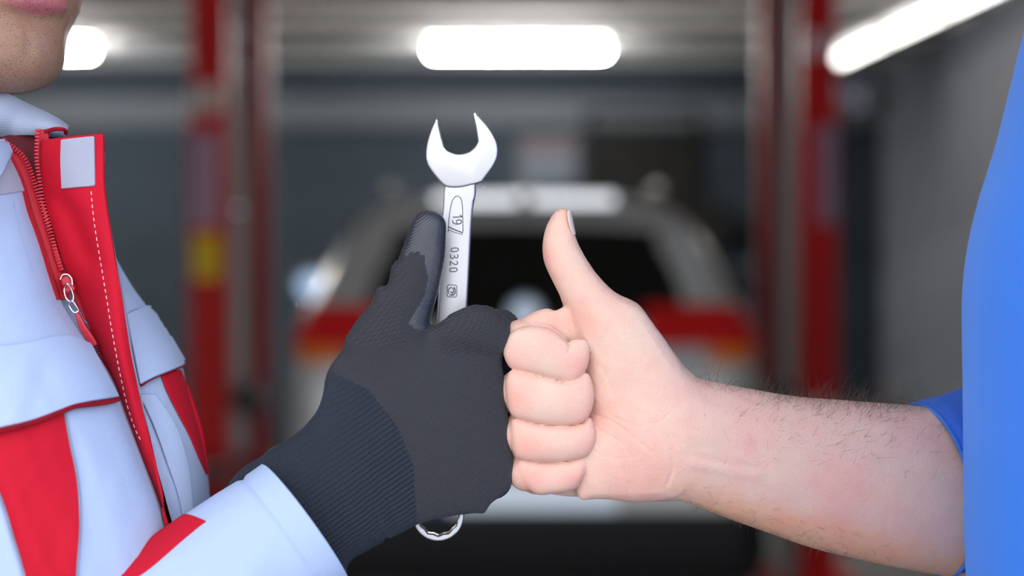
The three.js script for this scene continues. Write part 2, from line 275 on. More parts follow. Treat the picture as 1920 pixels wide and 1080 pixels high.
const M = {
  skin: phy(0xffffff, 0.48, { vertexColors: true, bumpMap: poreBump, bumpScale: 0.0005, specularIntensity: 0.75, sheen: 0.2, sheenColor: lin(0.9, 0.5, 0.4), sheenRoughness: 0.6 }),
  face: phy(0xffffff, 0.5, { vertexColors: true, map: stubble, bumpMap: poreBump, bumpScale: 0.0002, specularIntensity: 0.8 }),
  nail: phy(lin(0.84, 0.64, 0.57), 0.25, { clearcoat: 0.4 }),
  hair: std(lin(0.075, 0.05, 0.034), 0.5),
  pale: phy(lin(0.385, 0.475, 0.70), 0.85, { bumpMap: twillBump, bumpScale: 0.00022, sheen: 0.35, sheenColor: lin(0.7, 0.8, 1), sheenRoughness: 0.6 }),
  paleShaded: phy(lin(0.30, 0.345, 0.47), 0.85, { bumpMap: twillBump, bumpScale: 0.00022 }),  // same pale cloth toned down, the collar's shade put into the colour
  red: phy(lin(0.52, 0.004, 0.022), 0.8, { bumpMap: twillBump, bumpScale: 0.00022, specularIntensity: 0.5, sheen: 0.12, sheenColor: lin(0.9, 0.15, 0.2), sheenRoughness: 0.5 }),
  redTape: phy(lin(0.48, 0.012, 0.03), 0.75, { bumpMap: knitBump, bumpScale: 0.0002 }),
  redPlastic: phy(lin(0.5, 0.01, 0.03), 0.3, { clearcoat: 0.3 }),
  thread: std(lin(0.75, 0.62, 0.66), 0.7),
  blueThread: std(lin(0.2, 0.28, 0.55), 0.8),
  felt: std(lin(0.42, 0.43, 0.55), 0.95, { bumpMap: feltBump, bumpScale: 0.0006 }),
  glove: phy(lin(0.026, 0.026, 0.034), 0.78, { bumpMap: knitBump, bumpScale: 0.0006, sheen: 0.5, sheenColor: lin(0.25, 0.27, 0.36), sheenRoughness: 0.5 }),
  cuff: phy(lin(0.015, 0.021, 0.035), 0.8, { bumpMap: waffleBump, bumpScale: 0.0018, sheen: 0.5, sheenColor: lin(0.2, 0.25, 0.38), sheenRoughness: 0.5 }),
  rubber: phy(lin(0.026, 0.03, 0.042), 0.3, { bumpMap: knitBump, bumpScale: 0.0004, clearcoat: 0.5, clearcoatRoughness: 0.3 }),
  steel: phy(lin(0.50, 0.50, 0.525), 0.42, { metalness: 1, bumpMap: feltBump, bumpScale: 0.00002 }),
  chrome: phy(lin(0.85, 0.86, 0.88), 0.12, { metalness: 1 }),
  stampShade: std(lin(0.025, 0.026, 0.03), 0.6),  // dark tone standing in for the shadow lines of the stamping
  shirt: phy(lin(0.04, 0.23, 0.88), 0.85, { bumpMap: jerseyBump, bumpScale: 0.00025, sheen: 0.9, sheenColor: lin(0.4, 0.6, 1), sheenRoughness: 0.35 }),
  shirtRib: phy(lin(0.03, 0.13, 0.58), 0.85, { bumpMap: ribBump, bumpScale: 0.0006, sheen: 0.3, sheenColor: lin(0.3, 0.5, 1), sheenRoughness: 0.5 }),
  seam: std(lin(0.01, 0.05, 0.25), 0.9),
  jeans: std(lin(0.03, 0.04, 0.08), 0.9), shoe: std(lin(0.02, 0.02, 0.02), 0.6),
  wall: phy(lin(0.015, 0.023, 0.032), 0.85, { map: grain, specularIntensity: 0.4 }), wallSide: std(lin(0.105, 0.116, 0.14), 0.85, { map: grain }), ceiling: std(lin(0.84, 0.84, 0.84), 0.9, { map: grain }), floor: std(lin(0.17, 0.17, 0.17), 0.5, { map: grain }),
  beam: std(lin(0.034, 0.041, 0.05), 0.8), outside: std(lin(0.55, 0.53, 0.49), 0.95, { map: grain }),
  mirrorGlass: phy(lin(0.26, 0.36, 0.50), 0.15, { metalness: 1 }),
  silver: phy(lin(0.82, 0.86, 0.87), 0.4, { clearcoat: 0.6 }),  // pale diffuse tone standing in for the streak reflected on the right pillar
  emblem: phy(lin(0.5, 0.58, 0.7), 0.3, { metalness: 0.8 }),
  dark: phy(lin(0.006, 0.006, 0.006), 0.8, { specularIntensity: 0.15 }), darkGrey: std(lin(0.03, 0.03, 0.032), 0.6),
  lift: phy(lin(0.72, 0.008, 0.010), 0.5, { specularIntensity: 0.4 }), liftDark: phy(lin(0.34, 0.006, 0.012), 0.55, { specularIntensity: 0.4 }), guide: std(lin(0.26, 0.25, 0.25), 0.45, { metalness: 0.3 }),
  tag: std(lin(0.55, 0.47, 0.50), 0.6), tagText: std(lin(0.42, 0.36, 0.45), 0.6), yellow: std(lin(0.95, 0.64, 0.0), 0.6),
  paint: phy(lin(0.60, 0.59, 0.57), 0.35, { metalness: 0.1, clearcoat: 0.9, clearcoatRoughness: 0.06 }),
  glass: phy(lin(0.014, 0.013, 0.011), 0.06, { specularIntensity: 0.6 }), lensRed: phy(lin(0.85, 0.004, 0.006), 0.12, { clearcoat: 1, clearcoatRoughness: 0.05 }), lensAmber: phy(lin(0.95, 0.24, 0.005), 0.15, { clearcoat: 1 }), lensClear: phy(lin(0.6, 0.6, 0.62), 0.12, { clearcoat: 1 }),
  plate: std(lin(0.82, 0.9, 1.0), 0.35, { metalness: 0.75 }), trim: std(lin(0.012, 0.012, 0.013), 0.55), tyre: std(lin(0.012, 0.012, 0.012), 0.85), rim: phy(lin(0.5, 0.5, 0.52), 0.3, { metalness: 0.8 }),
  lamp: new THREE.MeshStandardMaterial({ color: 0xffffff, emissive: lin(1, 0.97, 0.92), emissiveIntensity: LAMP_GLOW }), lampSoft: new THREE.MeshStandardMaterial({ color: 0xffffff, emissive: lin(1, 0.97, 0.92), emissiveIntensity: 4 }), lampBody: std(lin(0.6, 0.6, 0.6), 0.5),
};
// ---------------------------------------------------------------- the room
struct('floor', box(LEFT_X - 0.2, RIGHT_X + 0.2, -0.2, 0, BACK_Z - 0.2, DOOR_Z), M.floor);
struct('ground', box(-30, 30, -0.3, -0.02, DOOR_Z, 40), M.outside);
struct('ceiling', box(LEFT_X - 0.2, RIGHT_X + 0.2, CEIL, CEIL + 0.2, BACK_Z - 0.2, DOOR_Z), M.ceiling);
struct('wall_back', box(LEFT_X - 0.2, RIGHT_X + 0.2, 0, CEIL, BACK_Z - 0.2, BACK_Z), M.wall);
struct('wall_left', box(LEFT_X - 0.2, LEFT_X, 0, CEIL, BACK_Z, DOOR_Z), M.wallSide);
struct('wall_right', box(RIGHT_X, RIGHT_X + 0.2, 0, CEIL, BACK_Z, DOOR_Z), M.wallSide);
struct('trim_1', box(LEFT_X, RIGHT_X, 2.53, 2.74, BACK_Z, BACK_Z + 0.06), M.beam);
for (let k = 0; k < 4; k++) struct('trim_' + (k + 2), box(LEFT_X, RIGHT_X, CEIL - 0.035, CEIL, BACK_Z + 0.25 + k * 0.95, BACK_Z + 0.33 + k * 0.95), M.beam);
{ // doorway in the back wall, a dark slab in a dark frame
  const z = BACK_Z, D = 13.95, x0 = (1108 - 960) / FPX * D, x1 = (1303 - 960) / FPX * D, top = EYE + (540 - 218) / FPX * D;
  const o = new THREE.Group(); o.name = 'door_1'; o.position.set(x0, 0, z); o.userData = { kind: 'structure', label: 'black door in the back wall behind the car' }; scene.add(o);
  part('door_frame', [box(x0 - 0.05, x0, 0, top + 0.05, z, z + 0.07), box(x1, x1 + 0.05, 0, top + 0.05, z, z + 0.07), box(x0, x1, top, top + 0.05, z, z + 0.07)], M.dark, o);
  part('door_panel', rbox(x0, x1, 0.01, top, z + 0.005, z + 0.045), M.dark, o);
  part('door_handle', [cyl(V(x0 + 0.08, 1.05, z + 0.04), V(x0 + 0.08, 1.05, z + 0.1), 0.012), cyl(V(x0 + 0.07, 1.05, z + 0.1), V(x0 + 0.2, 1.05, z + 0.1), 0.01)], M.guide, o);
}
{ const D = 13.97, a = P(975, 345, D), b = P(1082, 258, D), t = thing('poster', 'faded wall poster with a reddish top and a bluish bottom beside the black door', 'poster', V(a.x, a.y, BACK_Z));
  const m = (a.y + b.y) / 2 + 0.06;
  part('backing', rbox(a.x, b.x, a.y, b.y, BACK_Z, BACK_Z + 0.015, 0.004), M.darkGrey, t);
  part('print', box(a.x + 0.02, b.x - 0.02, m, b.y - 0.02, BACK_Z + 0.015, BACK_Z + 0.017), std(lin(0.055, 0.036, 0.042), 0.8), t, 'reddish upper print');
  part('print', box(a.x + 0.02, b.x - 0.02, a.y + 0.02, m, BACK_Z + 0.015, BACK_Z + 0.017), std(lin(0.04, 0.052, 0.07), 0.8), t, 'bluish lower print'); }
{ const D = 13.9, c = P(1345, 417, D), t = thing('hose_reel', 'round black hose reel on the back wall to the right of the car roof', 'hose reel', V(c.x, c.y, BACK_Z));
  part('drum', cyl(V(c.x, c.y, BACK_Z + 0.05), V(c.x, c.y, BACK_Z + 0.16), 0.1, 0.1, 28), M.dark, t);
  part('flange', [cyl(V(c.x, c.y, BACK_Z + 0.16), V(c.x, c.y, BACK_Z + 0.175), 0.14, 0.14, 28), cyl(V(c.x, c.y, BACK_Z + 0.035), V(c.x, c.y, BACK_Z + 0.05), 0.14, 0.14, 28)], M.dark, t);
  part('bracket', box(c.x - 0.05, c.x + 0.05, c.y - 0.06, c.y + 0.06, BACK_Z, BACK_Z + 0.035), M.darkGrey, t); }
{ const D = 13.6, c = P(1600, 172, D), t = thing('wall_fan', 'small grey round fan on the wall under the slanting lamp row', 'fan', V(c.x, c.y, -D));
  part('bracket', [cyl(V(c.x, c.y, BACK_Z), V(c.x, c.y, -D - 0.05), 0.03), rbox(c.x - 0.06, c.x + 0.06, c.y - 0.08, c.y + 0.08, BACK_Z, BACK_Z + 0.03, 0.01)], M.beam, t);
  part('motor', cyl(V(c.x, c.y, -D - 0.06), V(c.x, c.y, -D + 0.06), 0.06, 0.05), std(lin(0.1, 0.1, 0.12), 0.5), t);
  part('guard', new THREE.TorusGeometry(0.12, 0.012, 8, 32).translate(c.x, c.y, -D + 0.06), std(lin(0.3, 0.31, 0.36), 0.4), t);
  for (let k = 0; k < 4; k++) part('blade', new THREE.BoxGeometry(0.09, 0.055, 0.008).rotateX(0.5).translate(0.06, 0, 0).rotateZ(k * Math.PI / 2 + 0.4).translate(c.x, c.y, -D + 0.065), std(lin(0.22, 0.24, 0.33), 0.4), t); }

// ceiling lamps: a housing, a glowing tube and an area light just under it
function lamp(a, b, label, group, strength = 1, glow = M.lamp) {
  const dir = b.clone().sub(a), L = dir.length(), mid = a.clone().add(b).multiplyScalar(0.5), t = thing('tube_lamp', label, 'lamp', V(mid.x, CEIL, mid.z), group), q = new THREE.Quaternion().setFromUnitVectors(V(1, 0, 0), dir.clone().normalize());
  const put = (g, dy) => g.applyQuaternion(q).translate(mid.x, mid.y + dy, mid.z);
  part('housing', put(new RoundedBoxGeometry(L, 0.05, 0.12, 3, 0.01), 0.075), M.lampBody, t);
  for (const s of [0.35, -0.35]) part('stem', put(new THREE.CylinderGeometry(0.012, 0.012, Math.max(0.02, CEIL - mid.y - 0.09), 10).translate(s * L, (CEIL - mid.y - 0.09) / 2 + 0.005, 0), 0.09), M.lampBody, t);
  part('tube', put(new THREE.CapsuleGeometry(0.026, L - 0.1, 6, 14).rotateZ(Math.PI / 2), 0), glow, t);
  for (const s of [0.5, -0.5]) part('end_cap', put(new THREE.BoxGeometry(0.03, 0.09, 0.07).translate(s * (L - 0.02), 0.03, 0), 0), M.lampBody, t);
  const l = new THREE.RectAreaLight(0xfff6ea, LAMP_LIGHT * strength, L, 0.1); l.position.set(mid.x, mid.y - 0.05, mid.z);
  l.quaternion.setFromUnitVectors(V(1, 0, 0), dir.clone().normalize()).multiply(new THREE.Quaternion().setFromAxisAngle(V(1, 0, 0), -Math.PI / 2)); scene.add(l);
}
lamp(P(803, 94, 12.2), P(1142, 94, 12.2), 'horizontal glowing tube lamp above the wrench and the car', null);
lamp(P(-160, 94, 12.2), P(179, 94, 12.2), 'horizontal glowing tube lamp partly behind the mechanic\'s chin', null);
{ const a = P(1572, 112, 12.0), b = P(1905, -45, 9.2), n = 3, at = (t) => a.clone().lerp(b, t);
  for (let k = 0; k < n; k++) lamp(at(k / n + 0.004), at((k + 1) / n - 0.004), ['far end lamp of the slanting lamp row, its round tip before the right red post', 'middle lamp of the slanting lamp row at the upper right', 'near end lamp of the slanting row, at the top edge above the blue shirt'][k], 'slanting row of tube lamps', 0.07, M.lampSoft); }

// two-post lift: each post a red channel with a carriage, arms and labels
function liftPost(sx, xa, label) {
  const D = 9.2, X = (px) => (px - 960) / FPX * D, s = sx, x = X(xa), t = thing('lift_post', label, 'lift post', V(x, 0, -D));
  const bx = (u0, u1, y0, y1, z0, z1, r = 0.008) => { const a = x + s * u0, b = x + s * u1; return rbox(Math.min(a, b), Math.max(a, b), y0, y1, -D + z0, -D + z1, r); };
  part('column', [bx(-0.005, 0.175, 0.02, 2.9, -0.02, 0), bx(-0.005, 0.175, 0.02, 2.9, -0.36, -0.34), bx(-0.005, 0.02, 0.02, 2.9, -0.34, -0.02)], M.lift, t);
  part('base_plate', bx(-0.12, 0.3, 0, 0.02, -0.5, 0.14, 0.005), M.lift, t);
  part('guide_rail', [bx(0.172, 0.262, 0.02, 2.86, -0.08, -0.05), bx(0.06, 0.16, 0.02, 2.86, -0.3, -0.06)], M.guide, t, 'grey steel guide rail');
  part('carriage', bx(0.262, 0.345, 0.45, 2.88, -0.14, -0.05, 0.01), M.liftDark, t, 'dark red carriage');
  const arm = part('arm', [bx(0.05, 0.38, 0.46, 0.62, -0.2, 0.1, 0.012), bx(0.14, 0.3, 0.48, 0.58, 0.08, 0.75, 0.012)], M.liftDark, t, 'dark red lift arm');
  part('rubber_pad', [cyl(V(x + s * 0.22, 0.58, -D + 0.68), V(x + s * 0.22, 0.63, -D + 0.68), 0.06)], M.trim, arm);
  part('knob', [cyl(V(x + s * 0.26, EYE - 210 / FPX * D, -D - 0.05), V(x + s * 0.26, EYE - 210 / FPX * D, -D + 0.05), 0.085, 0.07), cyl(V(x + s * 0.26, EYE - 210 / FPX * D, -D + 0.05), V(x + s * 0.26, EYE - 210 / FPX * D, -D + 0.07), 0.03)], M.trim, t, 'round black knob');
  return { t, bx, Y: (py) => EYE + (540 - py) / FPX * D, D, X, s, x };
}
{ const L = liftPost(1, 358, 'red lift post left of the car, with a yellow label on its front'), { t, bx, Y } = L;
  part('label_plate', bx(0.0, 0.14, Y(212), Y(158), 0, 0.004, 0.001), std(lin(0.75, 0.6, 0.54), 0.6), t, 'pale beige label');
  const pl = part('label_plate', bx(0.015, 0.125, Y(425), Y(250), 0, 0.004, 0.001), std(lin(0.55, 0.36, 0.5), 0.6), t, 'tall pale lettered label');
  for (let k = 0; k < 9; k++) part('letter_bar', bx(0.035, 0.105, Y(270 + k * 16.5), Y(262 + k * 16.5), 0.004, 0.006, 0.0005), M.tagText, pl);
  part('label_plate', bx(0.012, 0.135, Y(524), Y(440), 0, 0.004, 0.001), M.yellow, t, 'yellow label');
  for (const [py, w] of [[57, 0.045], [125, 0.06], [392, 0.02]]) { const y = Y(py), xx = L.x + 0.212; part('bolt_head', [new THREE.SphereGeometry(0.034, 16, 10).scale(1, 1, 0.5).translate(xx, y, -L.D - 0.048)], M.chrome, t, 'shiny bolt head'); } }
{ const L = liftPost(-1, 1568, 'red lift post right of the car, under the tip of the slanting lamps'), { t, bx, Y } = L;
  part('label_plate', bx(0.01, 0.16, Y(106), Y(62), 0, 0.004, 0.001), std(lin(0.85, 0.52, 0.56), 0.6), t, 'pinkish white label');
  const pl = part('label_plate', bx(0.0, 0.085, Y(420), Y(235), 0, 0.004, 0.001), std(lin(0.42, 0.22, 0.34), 0.6), t, 'tall pale lettered label');
  for (let k = 0; k < 9; k++) part('letter_bar', bx(0.015, 0.07, Y(255 + k * 18), Y(246 + k * 18), 0.004, 0.006, 0.0005), M.tagText, pl); }

// ---------------------------------------------------------------- the car (seen from behind)
{
  const D = 7.4, X = (px) => (px - 985) / FPX * D, Y = (py) => EYE + (540 - py) / FPX * D, cx = (985 - 960) / FPX * D;
  const t = thing('car', 'silver car parked between the red lift posts, rear with red and amber lights', 'car', V(cx, 0, -D - 2.2));
  const poly2 = (pts) => { const q = pts; return (x, y) => { let b = 1e9, c = false; for (let i = 0, j = q.length - 1; i < q.length; j = i++) { const [ax, ay] = q[j], [bx, by] = q[i], ex = bx - ax, ey = by - ay, u = clamp(((x - ax) * ex + (y - ay) * ey) / (ex * ex + ey * ey), 0, 1); b = Math.min(b, (x - ax - u * ex) ** 2 + (y - ay - u * ey) ** 2); if ((ay > y) !== (by > y) && x < (bx - ax) * (y - ay) / (by - ay) + ax) c = !c; } return (c ? -1 : 1) * Math.sqrt(b); }; };
  // side profile: (depth behind the rear bumper, height)
  const side = poly2(smooth([[0.02, 0.42], [0.0, 0.7], [0.05, 0.86], [0.1, 1.16], [0.2, 1.35], [0.36, 1.66], [0.5, 1.755], [0.9, 1.775], [1.7, 1.77], [2.3, 1.68], [2.75, 1.4], [3.1, 1.14], [3.7, 1.08], [4.2, 0.98], [4.35, 0.75], [4.33, 0.4], [4.1, 0.27], [0.3, 0.27]], true, 4));
  const rear = poly2(smooth([[-0.86, 0.3], [-0.895, 0.6], [-0.9, 0.9], [-0.885, 1.15], [-0.84, 1.3], [-0.72, 1.56], [-0.61, 1.7], [-0.5, 1.76], [-0.25, 1.785], [0, 1.79], [0.25, 1.785], [0.5, 1.76], [0.61, 1.7], [0.72, 1.56], [0.84, 1.3], [0.885, 1.15], [0.9, 0.9], [0.895, 0.6], [0.86, 0.3], [0.5, 0.25], [-0.5, 0.25]], true, 4));
  const body = (x, y, z) => {
    const lx = x - cx, s = -D - z, w = 1 + 0.05 * sstep(0.2, 0, s) + 0.12 * sstep(3.4, 4.4, s);
    let v = smax(side(s, y), rear(lx * w, y), 0.11);
    for (const c of [0.85, 3.45]) { const r = Math.hypot(s - c, y - 0.34); v = smax(v, -Math.max(r - 0.37, 0.55 - Math.abs(lx)), 0.02); }
    return v;
  };
  const lo = [cx - 1.0, 0.2, -D - 4.5], hi = [cx + 1.0, 1.9, -D + 0.15];
  const shell = nets(body, lo, hi, 0.03);
  const rw = smooth([[-0.6, 1.30], [-0.52, 1.56], [-0.42, 1.63], [0.42, 1.63], [0.52, 1.56], [0.6, 1.30], [0.3, 1.265], [-0.3, 1.265]], true, 4), rwd = poly2(rw);
  const sidewin = (s, y) => s > 0.75 && s < 2.95 && y > 1.2 && y < 1.62 - Math.max(0, (s - 2.1) * 0.5) && Math.abs(s - 1.45) > 0.05;
  const [paint, glassSide] = split(shell, (x, y, z) => { const s = -D - z; return (sidewin(s, y) && Math.abs(x - cx) > 0.5) || (s > 2.3 && y > 1.18 && y < 1.66 && Math.abs(x - cx) < 0.62 && s < 3.1) ? 1 : 0; }, 2);
  part('body', paint, M.paint, t); part('side_glass', glassSide, M.glass, t);
  const skin = (region, off, h, blo, bhi) => nets((x, y, z) => smax(smax(body(x, y, z) - off, -(body(x, y, z) + 0.02), 0.004), region(x - cx, y, -D - z), 0.008), blo, bhi, h);
  part('rear_window', skin((x, y, s) => Math.max(rwd(x, y), s - 0.7), 0.006, 0.012, [cx - 0.75, 1.2, -D - 0.7], [cx + 0.75, 1.72, -D + 0.05]), M.glass, t);
  const box2 = (x, y, cx2, cy2, hx, hy) => Math.max(Math.abs(x - cx2) - hx, Math.abs(y - cy2) - hy);
  for (const s of [-1, 1]) {
    const lamp = part('tail_light', skin((x, y, d) => Math.max(box2(x * s, y, 0.675, 1.25, 0.24, 0.085), d - 0.45, -(x * s - 0.45) ), 0.012, 0.012, [cx + (s > 0 ? 0.4 : -1), 1.1, -D - 0.5], [cx + (s > 0 ? 1 : -0.4), 1.4, -D + 0.05]), M.lensRed, t, 'red tail light');
    part('amber_lens', skin((x, y, d) => Math.max(box2(x * s, y, 0.775, 1.145, 0.085, 0.035), d - 0.45), 0.014, 0.012, [cx + (s > 0 ? 0.4 : -1), 1.05, -D - 0.5], [cx + (s > 0 ? 1 : -0.4), 1.3, -D + 0.05]), M.lensAmber, lamp, 'amber lens');
    part('lower_lens', skin((x, y, d) => Math.max(box2(x * s, y, 0.60, 1.145, 0.085, 0.035), d - 0.45), 0.014, 0.012, [cx + (s > 0 ? 0.4 : -1), 1.05, -D - 0.5], [cx + (s > 0 ? 1 : -0.4), 1.3, -D + 0.05]), s > 0 ? M.lensClear : M.lensRed, lamp, s > 0 ? 'clear lens' : 'red lower lens');
    // strip added on the rear pillar, its pale tone imitating a reflected streak
    { const g = []; for (let i = 0; i < 16; i++) { const v = i / 15, x = lerp(0.60, 0.69, v ** 1.3), y = lerp(1.64, 1.345, v), z = lerp(-0.335, -0.125, v), w = 0.022 * Math.sin(Math.PI * (0.12 + 0.76 * v)); g.push([]); for (let j = 0; j < 7; j++) { const u = (j / 6 - 0.5) * 2; g[i].push(V(cx + s * x + u * w, y, -D + z - 0.006 * u * u + 0.01)); } } part('pillar_glint', sheet(g, 0.006), s > 0 ? M.silver : M.paint, t, 'added strip imitating a reflection on the rear pillar'); }
    part('roof_rail', tube([V(cx + s * 0.56, 1.75, -D - 0.6), V(cx + s * 0.565, 1.80, -D - 0.75), V(cx + s * 0.565, 1.80, -D - 2.0), V(cx + s * 0.54, 1.73, -D - 2.3)], 0.016, 30, 8), M.darkGrey, t);
    const mx = cx + s * 1.04, mz = -D - 2.6, mir = part('door_mirror', [new THREE.SphereGeometry(0.11, 24, 16).scale(1, 0.78, 0.5).translate(mx, 1.405, mz), cyl(V(cx + s * 0.8, 1.36, mz - 0.02), V(mx, 1.38, mz), 0.025)], M.trim, t, 'door mirror');
    part('mirror_glass', new THREE.CylinderGeometry(0.082, 0.082, 0.006, 28).scale(1, 1, 0.8).rotateX(Math.PI / 2).rotateY(s > 0 ? -0.5 : 0.02).translate(mx, 1.405, mz + 0.056), M.mirrorGlass, mir, 'mirror glass');
    for (const c of [0.85, 3.45]) { const x0 = cx + s * 0.66, x1 = cx + s * 0.87, z = -D - c; const w = part('wheel', new THREE.TorusGeometry(0.25, 0.09, 14, 40).scale(1, 1, 1.15).rotateY(Math.PI / 2).translate(cx + s * 0.77, 0.34, z), M.tyre, t); part('hub', [cyl(V(x0, 0.34, z), V(cx + s * 0.82, 0.34, z), 0.2, 0.19, 28), cyl(V(cx + s * 0.82, 0.34, z), V(cx + s * 0.85, 0.34, z), 0.05)], M.rim, w); }
  }
  part('spoiler', nets((x, y, z) => { const lx = x - cx, s = -D - z; return smax(smax(Math.abs(lx) - 0.42, Math.hypot((s - 0.34) / 3.2, y - 1.71 - 0.02 * Math.cos(lx * 3)) * 1 - 0.032, 0.02), -1, 0.01); }, [cx - 0.5, 1.6, -D - 0.6], [cx + 0.5, 1.82, -D + 0.1], 0.012), M.paint, t);
  for (const s of [-1, 1]) part('spoiler_reflector', new RoundedBoxGeometry(0.325, 0.046, 0.012, 3, 0.004).rotateX(-0.05).rotateY(s * 0.02).translate(cx + s * 0.185, 1.735, -D - 0.235), M.chrome, t, 'added reflecting strip on the spoiler edge');  // chrome strips added to catch the daylight as a reflected line
  part('bumper', nets((x, y, z) => { const lx = x - cx, s = -D - z; return smax(smax(body(x, y, z) - 0.03, -(body(x, y, z) + 0.02), 0.01), Math.max(y - 0.57, 0.3 - y, s - 0.5), 0.02); }, [cx - 1, 0.25, -D - 0.55], [cx + 1, 0.65, -D + 0.15], 0.02), M.trim, t, 'black lower bumper');
  part('plate_recess', rbox(X(770), X(1190), Y(985), Y(868), -D - 0.03, -D + 0.005, 0.01).translate(cx, 0, 0), M.trim, t);
  const pl = part('number_plate', rbox(X(800), X(1158), Y(982), Y(895), -D + 0.004, -D + 0.014, 0.004).translate(cx, 0, 0), M.plate, t, 'pale bluish number plate');
  part('plate_band', box(X(800), X(838), Y(974), Y(945), -D + 0.014, -D + 0.015).translate(cx, 0, 0), std(lin(0.02, 0.08, 0.6), 0.4), pl);
  part('emblem', [new THREE.TorusGeometry(0.055, 0.012, 12, 32).translate(cx, Y(588), -D - 0.075), cyl(V(cx, Y(588), -D - 0.085), V(cx, Y(588), -D - 0.07), 0.05)], M.emblem, t, 'round chrome emblem');
  part('tailgate_handle', rbox(cx - 0.35, cx + 0.35, Y(655), Y(640), -D - 0.1, -D - 0.03, 0.01), M.paint, t);
  part('wiper', tube([V(cx, 1.275, -D - 0.12), V(cx + 0.2, 1.31, -D - 0.14), V(cx + 0.42, 1.33, -D - 0.16)], 0.008, 20, 6), M.trim, t);
}
// ---------------------------------------------------------------- the wrench
const font = await new FontLoader().loadAsync('fonts/droid/droid_sans_regular.typeface.json');
{
  const W = 1.018, toM = ([x, y]) => { const p = P(x, y, W); return [p.x, p.y]; };
  const shape = (pts, closed = true, sub = 6) => new THREE.Shape((sub ? smooth(pts, closed, sub) : pts).map(toM).map(([x, y]) => new THREE.Vector2(x, y)));
  const ex = (s, z0, z1, b) => new THREE.ExtrudeGeometry(s, { depth: z1 - z0 - 2 * b, bevelEnabled: true, bevelThickness: b, bevelSize: b, bevelOffset: -b, bevelSegments: 4, curveSegments: 24 }).translate(0, 0, -W + z0 + b);
  const t = thing('combination_wrench', 'silver combination wrench stamped 19 and 0320, held upright in the black glove', 'wrench', P(847, 600, W));
  const seg = (pts) => smooth(pts, false, 6);
  const head = [...seg([[819, 223], [808, 246], [800, 276], [800, 303], [810, 322], [827, 343]]), ...seg([[827, 343], [838, 351], [862, 352], [890, 346], [903, 342]]), ...seg([[903, 342], [917, 324], [929, 306], [934, 285], [931, 266], [919, 244], [901, 222], [890, 211]]),
    ...seg([[888.5, 212], [892, 236], [896.5, 266]]), ...seg([[896.5, 266], [890, 277], [878, 286], [859, 289.5], [841, 284], [832.5, 275]]), ...seg([[832.5, 275], [827, 252], [821, 224]])].filter((p, i, a) => !i || Math.hypot(p[0] - a[i - 1][0], p[1] - a[i - 1][1]) > 0.8);
  const shaft = [...seg([[838, 336], [833, 356], [832, 374], [830, 404], [825, 490], [818, 611], [805, 760], [795, 900], [788, 945]]), ...seg([[852, 945], [858, 880], [866, 740], [876, 575], [881, 485], [884, 428], [887, 390], [892, 364], [892, 336]])];
  const A = P(822, 965, W), ring = new THREE.Shape(); for (let i = 0; i < 96; i++) { const a = i / 96 * TAU; ring[i ? 'lineTo' : 'moveTo'](A.x + 0.0131 * Math.cos(a), A.y + 0.0131 * Math.sin(a)); } ring.closePath();
  const hole = new THREE.Path(); for (let i = 0; i < 96; i++) { const a = i / 96 * TAU, r = 0.0098 + 0.0008 * Math.abs(((i / 96 * 12) % 1) * 2 - 1); hole[i ? 'lineTo' : 'moveTo'](A.x + r * Math.cos(a), A.y + r * Math.sin(a)); } hole.closePath(); ring.holes.push(hole);
  const body = [ex(shape(head, true, 0), -0.0042, 0.0042, 0.0011), ex(shape(shaft, true, 0), -0.0031, 0.0031, 0.0013), ex(ring, -0.0055, 0.0035, 0.0009)].map((g) => toCreasedNormals(g, 0.5));
  const m = part('body', body, M.steel, t);
  // stamped marks, read down the shaft, their shadow lines painted in dark
  const z = -W + 0.0031, mark = (pts, closed, r = 0.00022) => new THREE.TubeGeometry(new THREE.CatmullRomCurve3(pts.map(([x, y]) => { const p = P(x, y, W); p.z = z; return p; }), closed), pts.length * 8, r, 6, closed);
  part('stamped_line', [mark([[840.5, 436], [842, 412], [846, 386], [850, 374], [857, 368], [864, 372], [867, 384], [868, 410], [868.5, 435]], false), mark([[840, 425], [853, 431], [868.5, 437]], false, 0.0003), mark([[841, 431], [853, 436], [868, 440]], false, 0.00018)], M.stampShade, t);
  const write = (s, px, py, h, adv) => [...s].map((ch, i) => { const g = new TextGeometry(ch, { font, size: h, depth: 0.0003, curveSegments: 6, bevelEnabled: false }); g.computeBoundingBox(); const b = g.boundingBox, p = P(px - (py + adv * i - 480) * 0.0595, py + adv * i, W); g.translate(-(b.min.x + b.max.x) / 2, 0, 0).scale(0.86, 1, 1).rotateZ(-Math.PI / 2 + 0.06).translate(p.x, p.y, z - 0.0001); return g; });
  part('stamped_number', write('19', 845, 406, 0.00485, 11.2), M.stampShade, t, 'stamped number 19');
  part('stamped_number', write('0320', 844.5, 469, 0.0042, 12.5), M.stampShade, t, 'stamped number 0320');
  part('stamped_emblem', [mark([[839.5, 534], [857, 535], [856.5, 557], [838.5, 556]].flatMap((p, i, a) => { const q = a[(i + 1) % 4]; return [0.12, 0.5, 0.88].map((s) => [lerp(p[0], q[0], s), lerp(p[1], q[1], s)]); }), true, 0.0002),
    mark([[842, 551], [841, 544], [845, 539.5], [850, 541], [851, 546], [847, 548.5], [845, 546]], false, 0.00025), mark([[846, 554], [852, 552], [854, 545], [852, 538]], false, 0.0003), mark([[843, 554], [848, 551], [851, 547]], false, 0.0002)], M.stampShade, t, 'stamped square emblem');
}

